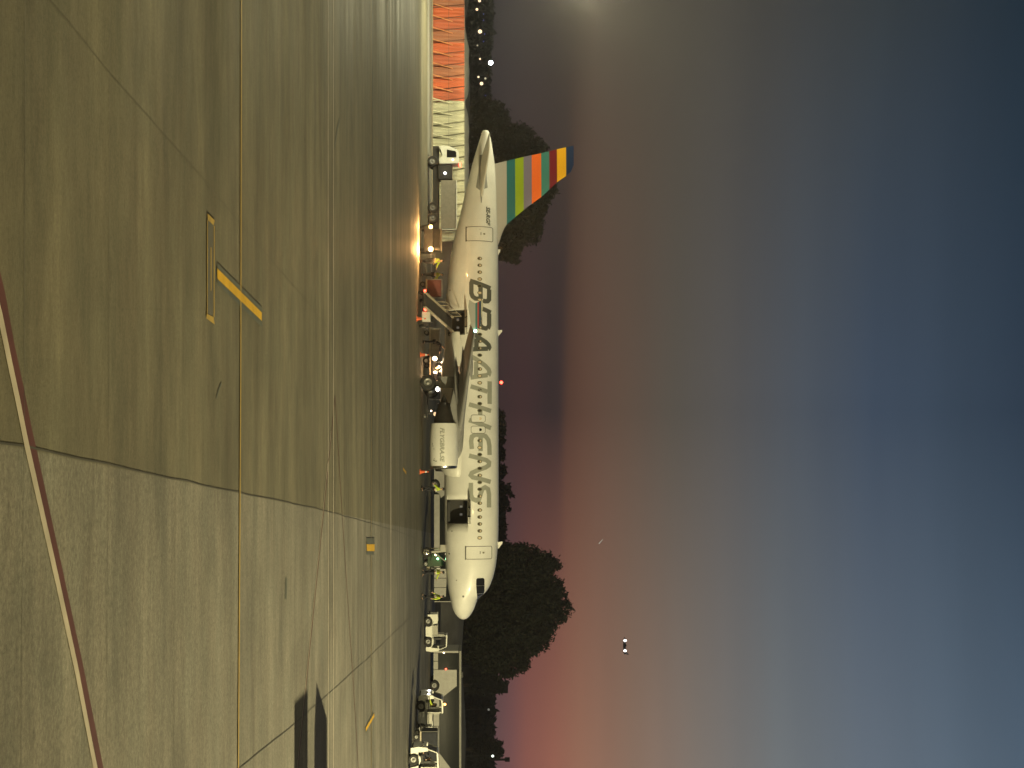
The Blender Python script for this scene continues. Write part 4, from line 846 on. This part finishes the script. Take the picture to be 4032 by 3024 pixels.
# unseen blockers added off-frame on the right, shaped to cast the long shadows
def shadow_caster_box(loc, label, plan, h, mt):                 # plan outline (x, y) pushed up from deck height
    r_ = empty('shadow_caster', loc, 0, label=label, cat='shadow caster'); n = len(plan)
    M = MB().add([(a, b, .45) for a, b in plan] + [(a, b, h) for a, b in plan], [tuple(range(n)), tuple(range(n, 2 * n))] + [(i, (i + 1) % n, n + (i + 1) % n, n + i) for i in range(n)]); M.build('caster_shell', mt, r_, bevel=.02)
    x0 = min(p[0] for p in plan); x1 = max(p[0] for p in plan); y0 = min(p[1] for p in plan); y1 = max(p[1] for p in plan)
    MB().box(x0 + .4, x1, y0 + .1, y1 - .1, .28, .42).build('caster_deck', m_steel, r_)
    for a in (x0 + 1.2, x1 - .4):
        for b in (y0 + .3, y1 - .3): wheel(r_, a, b, .2, .14)
    return r_
shadow_caster_box((13.95, 33.1, 0), 'grey box on wheels added outside the right edge to cast a shadow', [(-.1, -1.0), (4.2, -1.0), (4.2, 1.15), (.12, 1.15)], 2.5, m_tan)
shadow_caster_box((14.3, 37.2, 0), 'grey box with slanting end added outside the right edge to cast a shadow', [(-.05, -1.35), (.9, -1.72), (4.6, -1.72), (4.6, .85), (1.25, .85)], 2.5, m_tan)

# cones
def cone(loc, label):
    r_ = empty('traffic_cone', loc, label=label, cat='traffic cone', group='traffic cones round the airliner')
    MB().box(-.2, .2, -.2, .2, 0, .04).build('base', m_orange, r_, bevel=.01)
    MB().lathe((0, 0, .04), (0, 0, 1), [(0, .14), (.2, .105), (.34, .08)], 14).build('body', m_orange, r_, smooth=True)
    MB().lathe((0, 0, .04), (0, 0, 1), [(.34, .082), (.48, .058)], 14).build('reflective_band', m_refl, r_, smooth=True)
    MB().lathe((0, 0, .04), (0, 0, 1), [(.48, .056), (.62, .03), (.63, .005)], 14).build('tip', m_orange, r_, smooth=True)
cone(at(1857, 104.5), 'orange traffic cone on the ground below the engine intake'); cone(at(1397, 105), 'orange traffic cone out under the wing between loader and main wheels'); cone(at(1255, 98.5), 'orange traffic cone at the foot of the belt loader')

# ------------------------------------------------------------------ people
def skin_mesh(name, V, E, Rr, mt, parent, sub=2):
    me = bpy.data.meshes.new(name); me.from_pydata(V, E, []); o = bpy.data.objects.new(name, me); COL.objects.link(o)
    md = o.modifiers.new('s', 'SKIN'); md.use_smooth_shade = True
    for i, sv in enumerate(me.skin_vertices[0].data):
        r = Rr[i]; sv.radius = r if isinstance(r, tuple) else (r, r); sv.use_root = (i == 0)
    o.modifiers.new('u', 'SUBSURF').levels = sub
    dg = bpy.context.evaluated_depsgraph_get(); m2 = bpy.data.meshes.new_from_object(o.evaluated_get(dg)); bpy.data.objects.remove(o); bpy.data.meshes.remove(me)
    m2.materials.clear(); m2.materials.append(mt); m2.name = name
    o = bpy.data.objects.new(name, m2); COL.objects.link(o); o.parent = parent; return o
def person(loc, rz, label, pose='stand', vest=True, scale=1.0, arm=(20, -15), seat=False):
    # faces -y
    r_ = empty('person', loc, rz, label=label, cat='person'); r_.scale = (scale,) * 3
    hipz = .50 if seat else .93; lean = 0.0 if pose != 'bend' else .35
    pel = Vector((0, 0, hipz)); ch = pel + Vector((0, -lean * .7, .32)); nk = pel + Vector((0, -lean * 1.1, .53)); hd = nk + Vector((0, -.03 - lean * .2, .16)); tp = hd + Vector((0, 0, .10))
    V = [pel, ch, nk, hd, tp]; E = [(0, 1), (1, 2), (2, 3), (3, 4)]; Rr = [(.15, .11), (.17, .115), (.055, .055), (.085, .10), (.07, .08)]
    hands = []; arms = []
    for i, sx in enumerate((-1, 1)):
        a = R(arm[i]); sh = ch + Vector((sx * .19, 0, .14)); el = sh + Vector((sx * .05, -.28 * math.sin(a), -.28 * math.cos(a))); wr = el + Vector((sx * .01, -.25 * math.sin(a + R(18)), -.25 * math.cos(a + R(18)))); d = (wr - el).normalized()
        pm = wr + d * .08; b = len(V); V += [sh, el, wr, pm]; E += [(1, b), (b, b + 1), (b + 1, b + 2), (b + 2, b + 3)]; Rr += [.06, .045, .032, (.036, .022)]
        side = d.cross(Vector((sx, 0, 0))).normalized()
        for k, (off, l1) in enumerate(((-.030, .065), (-.010, .078), (.010, .072), (.030, .055))):
            f0 = pm + side * off + d * .02; f1 = f0 + d * l1 * .6 + Vector((-sx * .008, 0, 0)); f2 = f1 + d * l1 * .45 + Vector((-sx * .02, 0, 0)); c = len(V); V += [f0, f1, f2]; E += [(b + 3, c), (c, c + 1), (c + 1, c + 2)]; Rr += [.010, .009, .007]
        c = len(V); th = wr + side * -.035 + d * .03; V += [th, th + side * -.02 + d * .035]; E += [(b + 3, c), (c, c + 1)]; Rr += [.012, .009]
        arms.append((sh, el, wr, b))
    legs = []
    for i, sx in enumerate((-1, 1)):
        step = (.10 if pose == 'walk' else .02) * (1 if i else -1)
        hp = pel + Vector((sx * .10, 0, -.05))
        if seat: kn = hp + Vector((sx * .02, -.42, .02)); an = kn + Vector((0, -.05, -.40)); 
        else: kn = Vector((sx * .12, -step - .03, .49)); an = Vector((sx * .13, step * 1.2, .09))
        toe = an + Vector((sx * .02, -.18, -.05)); b = len(V); V += [hp, kn, an, toe]; E += [(0, b), (b, b + 1), (b + 1, b + 2), (b + 2, b + 3)]; Rr += [.085, .055, .04, (.04, .03)]; legs.append((hp, kn, an, toe))
    skin_mesh('body', V, E, Rr, m_skin, r_, 1)
    # face: nose, ears and eyes belong to the head
    M = MB(); M.ball(hd + Vector((0, -.105, -.005)), .018, 6, (1, 1, 1.4)); M.ball(hd + Vector((-.09, 0, 0)), .028, 6, (.4, .8, 1.2)); M.ball(hd + Vector((.09, 0, 0)), .028, 6, (.4, .8, 1.2)); M.build('nose_and_ears', m_skin, r_, smooth=True)
    M = MB(); [M.ball(hd + Vector((sx, -.098, .025)), .012, 6) for sx in (-.032, .032)]; M.build('eyes', m_black, r_)
    MB().ball(hd + Vector((0, .012, .05)), .118, 12, (.92, 1.02, .85)).build('hair' if not vest else 'cap', m_hair if not vest else m_navy, r_, smooth=True)
    V = [pel + Vector((0, 0, -.02))]; E = []; Rr = [(.165, .125)]
    for hp, kn, an, toe in legs: b = len(V); V += [hp, kn, an + Vector((0, 0, .02))]; E += [(0, b), (b, b + 1), (b + 1, b + 2)]; Rr += [.105, .078, .066]
    skin_mesh('trousers', V, E, Rr, m_navy, r_, 1)
    M = MB()
    for hp, kn, an, toe in legs: M.ball(an + Vector((0, -.07, -.04)), .06, 8, (.85, 2.2, .85))
    M.build('shoes', m_black, r_, smooth=True)
    V = [pel + Vector((0, 0, .02)), ch, nk + Vector((0, 0, -.05))]; E = [(0, 1), (1, 2)]; Rr = [(.185, .14), (.20, .145), (.09, .08)]
    for sh, el, wr, _ in arms: b = len(V); V += [sh, el, wr]; E += [(1, b), (b, b + 1), (b + 1, b + 2)]; Rr += [.08, .062, .05]
    skin_mesh('jacket', V, E, Rr, m_hivis if vest else m_navy, r_, 1)
    if vest:
        M = MB(); M.lathe(pel + Vector((0, -lean * .3, .16)), (0, -lean * .6, 1), [(0, .205), (.05, .207)], 18); o = M.build('reflective_tape', m_refl, r_); 
    return r_
person(at(1081, 107.2), R(80), 'worker in yellow green high visibility jacket standing by the dark red cart', 'stand', True, .98, (60, 30))
person(at(1027, 105.6), R(60), 'worker in high visibility jacket lit by the amber lamps', 'walk', True, 1, (40, 60))
person(at(1345, 111.0), R(95), 'worker in dark clothes bending beneath the wing', 'bend', False, 1, (70, 80))
person(at(1926, 107.0), R(-100), 'worker in yellow green high visibility jacket under the engine side of the front hold', 'walk', True, 1, (45, 30))
person(at(2252, 108.2), R(120), 'worker in dull high visibility jacket just ahead of the nose wheel', 'walk', True, .98, (55, 20))
person(at(2350, 107.6), R(-70), 'worker in bright high visibility jacket standing alone under the nose tip', 'walk', True, .98, (15, -10))
dl = tB.location; person((dl.x + .92, dl.y, .28), R(-90), 'driver in yellow jacket seated in the tractor with the orange beacon', 'stand', True, .85, (60, 60), seat=True)
dl = tC.location; person((dl.x + .92, dl.y - .2, .28), R(-90), 'driver in dark jacket seated in the nearest tractor', 'stand', False, .85, (60, 60), seat=True)

# ------------------------------------------------------------------ trees
def leaf_mesh(name, P, size, mt, parent=None):         # P: n x 3 centres
    n = len(P); a = rng.normal(size=(n, 3)); a /= np.linalg.norm(a, axis=1)[:, None]; b = rng.normal(size=(n, 3)); b -= (b * a).sum(1)[:, None] * a; b /= np.linalg.norm(b, axis=1)[:, None]
    s = (size * rng.uniform(.5, 1.2, n))[:, None]; V = np.stack([P - a * s, P + b * s * .42, P + a * s, P - b * s * .42], 1).reshape(-1, 3)
    me = bpy.data.meshes.new(name); me.vertices.add(4 * n); me.vertices.foreach_set('co', V.astype(np.float32).ravel()); me.loops.add(4 * n); me.loops.foreach_set('vertex_index', np.arange(4 * n, dtype=np.int32))
    me.polygons.add(n); me.polygons.foreach_set('loop_start', np.arange(0, 4 * n, 4, dtype=np.int32)); me.polygons.foreach_set('loop_total', np.full(n, 4, np.int32)); me.update(calc_edges=True); me.materials.append(mt)
    o = bpy.data.objects.new(name, me); COL.objects.link(o)
    if parent: o.parent = parent
    return o
def inpoly(px, py, poly):
    ins = np.zeros(len(px), bool); j = len(poly) - 1
    for i in range(len(poly)):
        xi, yi = poly[i]; xj, yj = poly[j]; c = ((yi > py) != (yj > py)) & (px < (xj - xi) * (py - yi) / (yj - yi + 1e-9) + xi); ins ^= c; j = i
    return ins
def edge_dist(px, py, poly):
    d = np.full(len(px), 1e9)
    for i in range(len(poly)):
        a = np.array(poly[i - 1], float); b = np.array(poly[i], float); ab = b - a; t = np.clip(((px - a[0]) * ab[0] + (py - a[1]) * ab[1]) / (ab @ ab), 0, 1)
        d = np.minimum(d, np.hypot(px - a[0] - t * ab[0], py - a[1] - t * ab[1]))
    return d
def tree_from_outline(poly, Y, n, label, trunkU, size=.34, depth=7.0, group='trees behind the airliner', clump=.8):
    root = empty('tree', ((trunkU - 1512) * Y / F, Y, 0), label=label, cat='tree', group=group)
    us = [p[0] for p in poly]; vs_ = [p[1] for p in poly]; k = n // 22
    px = rng.uniform(min(us), max(us), k * 6); py = rng.uniform(min(vs_), max(vs_), k * 6); ok = inpoly(px, py, poly); px, py = px[ok][:k], py[ok][:k]
    ed = edge_dist(px, py, poly) * Y / F; half = np.sqrt(np.clip(ed, .1, None) / 4.0).clip(0, 1) * depth
    c = np.stack([(px - 1512) * Y / F, rng.uniform(-1, 1, len(px)) * half, CH + (py - HZ) * Y / F], 1)
    r = np.minimum(clump, ed * .5 + .35); c[:, 0] += rng.normal(size=len(c)) * np.where(ed < 1.2, .35, .1); c[:, 2] += rng.normal(size=len(c)) * np.where(ed < 1.2, .35, .1); rep = 22; cc = np.repeat(c, rep, 0); rr_ = np.repeat(r, rep)
    P = cc + rng.normal(size=cc.shape) * rr_[:, None] * .5; P[:, 0] -= root.location.x; P[:, 1] += 0
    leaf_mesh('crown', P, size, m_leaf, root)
    H = CH + (max(vs_) - HZ) * Y / F; M = MB(); M.tube((0, 0, 0), (0, 0, H * .35), .42, .3, 9); sel = rng.choice(len(c), 12)
    for i in sel: q = Vector((c[i][0] - root.location.x, c[i][1], c[i][2])); M.tube((0, 0, H * .28), q, .16, .04, 6)
    M.build('trunk', m_bark, root); return root
main = [(2140, 1900), (2150, 1960), (2150, 2020), (2156, 2060), (2175, 2100), (2182, 2127), (2192, 2170), (2208, 2192), (2235, 2185), (2250, 2170), (2270, 2166), (2285, 2185), (2303, 2205), (2330, 2212), (2358, 2220), (2384, 2241), (2410, 2232), (2430, 2225), (2440, 2200), (2456, 2186), (2480, 2165), (2508, 2170), (2530, 2150), (2545, 2134), (2560, 2110), (2574, 2091), (2600, 2085), (2612, 2070), (2630, 2040), (2656, 2013), (2662, 1990), (2640, 1960), (2620, 1920), (2600, 1850), (2200, 1850)]
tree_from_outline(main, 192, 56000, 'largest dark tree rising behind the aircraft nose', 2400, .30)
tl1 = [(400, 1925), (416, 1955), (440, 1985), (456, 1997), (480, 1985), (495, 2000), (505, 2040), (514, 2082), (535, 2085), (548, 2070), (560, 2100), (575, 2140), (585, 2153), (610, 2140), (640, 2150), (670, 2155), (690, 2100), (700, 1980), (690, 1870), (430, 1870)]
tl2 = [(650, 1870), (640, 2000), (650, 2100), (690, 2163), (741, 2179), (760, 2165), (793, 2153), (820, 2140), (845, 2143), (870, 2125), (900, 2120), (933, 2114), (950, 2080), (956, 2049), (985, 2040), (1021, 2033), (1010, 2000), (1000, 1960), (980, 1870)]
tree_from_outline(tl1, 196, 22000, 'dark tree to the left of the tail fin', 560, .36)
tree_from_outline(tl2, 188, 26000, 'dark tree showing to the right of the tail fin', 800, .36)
for i, (U, w, Vt, lab) in enumerate(((1653, 34, 1984, 'small far tree peeping over the cabin roof above the wing root'), (1700, 30, 1976, 'low far tree just right of the one above the wing root'), (1735, 34, 1979, 'low far tree above the engine lettering'), (1790, 34, 1980, 'low far tree above the intake end of the engine'),
        (1860, 32, 1983, 'low far tree above the cone and the last title letter but one'), (1933, 24, 2001, 'taller far tree over the cabin roof above the front hold'), (1985, 34, 1998, 'broad far tree over the cabin roof above the front hold'), (2045, 36, 1988, 'low far tree above the front edge of the front hold'), (2105, 40, 1980, 'low far tree next to the blade antenna near the nose'),
        (2950, 28, 1976, 'small round far tree near the right edge'), (2697, 26, 1985, 'small far tree beside the chimney'))):
    a = [(U + w * math.cos(q) * (1 + .12 * math.sin(5 * q + i)), 1925 + (Vt - 1925) * math.sin(q) * (1 + .08 * math.sin(7 * q + i))) for q in [math.pi * k / 10 for k in range(11)]] + [(U - w, 1860), (U + w, 1860)]
    tree_from_outline(a, 255, 3500, lab, U, .5, 5, 'low far trees behind the airliner', .9)
# far wood as one mass
n = 90000; X = rng.uniform(-190, 200, n); YY = 300 + rng.uniform(0, 40, n)
topv = 1926 + 7 * np.sin(X * .21) + 6 * np.sin(X * .53 + 2) + 12 * np.clip((X - 40) / 40, 0, 1) + 8 * np.clip((X - 70) / 20, 0, 1)
topz = CH + (topv - HZ) * YY / F; topz *= 1 + .05 * np.sin(X * 1.7); Z = topz * rng.uniform(0, 1, n) ** .7
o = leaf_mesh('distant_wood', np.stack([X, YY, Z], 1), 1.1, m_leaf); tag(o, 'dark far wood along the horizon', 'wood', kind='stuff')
# low building with a chimney block beyond the wood, at right
bd = empty('industrial_building', at(2697, 262), label='dark far industrial building with a squat chimney block above the wood', cat='building')
MB().box(-1.2, 1.2, 0, 3, 0, 7.4).build('wall', mat('dark_wall', (.02, .02, .022), .9), bd); MB().box(-3.4, -.2, -.3, 2, 0, 8.4).build('wall', MAT['dark_wall'], bd); MB().tube((.9, 1.5, 7.4), (.9, 1.5, 10.2), .95, n=12).build('chimney', MAT['dark_wall'], bd)
ms = empty('chimney_stack', at(2991, 262), label='slim far chimney stack near the right edge', cat='chimney')
MB().tube((0, 0, 0), (0, 0, 10.3), .3, .2, 10).build('shaft', MAT['dark_wall'], ms); MB().tube((0, 0, 9.6), (0, 0, 10.5), .42, .42, 10).build('cap', MAT['dark_wall'], ms)

# far lamps
e_far = emis('lamp_far_warm', (1, .74, .46), 1.7)
def far_lamp(U, V, r, e, label, Y=235):
    e = e_far if e is e_warm else e
    p = W(U, V, Y); root = empty('street_lamp', (p.x, Y, 0), label=label, cat='street lamp', group='far lamps along the horizon')
    MB().tube((0, .2, 0), (0, .2, p.z), .07, .05, 6).build('pole', m_black, root); MB().ball((0, 0, p.z), r, 8, (1, .6, 1)).build('lamp', e, root)
lab = ['far warm lamp, %s' % s for s in ('at the left corner of the picture', 'second from the left corner', 'big and warm above the orange fence', 'small, above the middle of the orange fence', 'small, left of the paired lamps', 'larger of the paired lamps over the orange fence', 'above the start of the cream fence', 'just in front of the tail cone')]
for (U, V, r), l_ in zip(((3, 1888, .24), (37, 1878, .22), (124, 1890, .34), (232, 1890, .16), (303, 1884, .17), (329, 1896, .29), (414, 1890, .25)), lab): far_lamp(U, V, r, e_warm, l_)
far_lamp(526, 1899, .12, e_warm, 'far warm lamp just in front of the tail cone', 180)
far_lamp(247, 1932, .36, emis('lamp_cold_white', (.95, .97, 1), 20), 'brightest cold white far lamp high over the orange fence')
far_lamp(309, 1911, .17, emis('lamp_dim', (1, .9, .6), .6), 'dim far lamp above the pair of warm lamps'); far_lamp(179, 1880, .14, MAT['lamp_dim'], 'dim far lamp low above the orange fence')
far_lamp(2794, 1924, .2, emis('lamp_dimmer', (1, 1, .85), .16), 'faint far lamp over the dark wood behind the bus'); far_lamp(2977, 1940, .22, emis('lamp_cool', (.9, 1, .85), 2), 'far cool lamp over the wood at the right edge')
for U, V, q in ((55, 1904, 'nearest the left edge of the picture'), (80, 1904, 'second from the left edge'), (134, 1908, 'touching the big warm lamp'), (163, 1904, 'just right of the big warm lamp'), (377, 1911, 'left one of the close pair above the cream fence'), (389, 1914, 'right one of the close pair above the cream fence')): far_lamp(U, V, .12, e_blue, 'faint blue far lamp, ' + q)
p = W(1506, 1974, 240); mm_ = empty('radio_mast', (p.x, 240, 0), label='far slim mast with a red warning lamp over the cabin roof', cat='mast'); MB().tube((0, 0, 0), (0, 0, p.z), .10, .05, 6).build('shaft', m_black, mm_); MB().ball((0, -.1, p.z), .26, 8).build('warning_lamp', e_red, mm_)

# far aircraft in the sky
p = W(2543, 2459, 900); fa = empty('distant_airliner', p, 0, label='tiny far airliner with two landing lights in the evening sky', cat='airliner')
MB().ball((0, 0, 0), 1, 12, (5.5, 1.0, .9)).build('fuselage', m_greyd, fa, smooth=True)
MB().add([(-1.5, -9, .3), (1, -1, -.2), (2.8, 0, -.2), (1, 1, -.2), (-1.5, 9, .3), (-2.4, 9, .3), (-1.6, 0, -.1), (-2.4, -9, .3)], [(0, 1, 2, 3, 4, 5, 6, 7)]).build('wing', m_greyd, fa); MB().prism([(3.4, .6), (5.2, 2.6), (5.7, 2.6), (5.2, .2)], -.08, .08).build('tail_fin', m_greyd, fa)
for xx in (-3.6, 2.9): MB().ball((xx, -1.2, .25), .9, 8, (.75, .5, 1.1)).build('landing_light', emis('landing_lamp', (1, .95, .9), 5), fa)
p = W(2131, 2368, 900); f2 = empty('glinting_aeroplane', p, label='faint pale glint of a far aeroplane above the cloud bank', cat='aeroplane')
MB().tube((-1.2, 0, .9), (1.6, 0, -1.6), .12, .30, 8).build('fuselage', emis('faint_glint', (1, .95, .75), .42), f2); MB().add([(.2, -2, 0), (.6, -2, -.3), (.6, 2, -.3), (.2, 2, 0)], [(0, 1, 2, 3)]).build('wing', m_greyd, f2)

# HAZE: thin air volume added to make the lamps glow, sky outside
hz = MB().box(-420, 420, -60, 420, -1, 40).build('haze', bpy.data.materials.new('haze_air')); tag(hz, 'thin haze added for the glow round the lamps', kind='stuff')
hm = hz.data.materials[0]; hm.use_nodes = True; t = hm.node_tree; t.nodes.clear(); o_ = t.nodes.new('ShaderNodeOutputMaterial'); pv = t.nodes.new('ShaderNodeVolumePrincipled')
pv.inputs['Density'].default_value = 0.00035; pv.inputs['Color'].default_value = (.9, .9, .9, 1); pv.inputs['Anisotropy'].default_value = 0.8; t.links.new(pv.outputs[0], o_.inputs['Volume'])
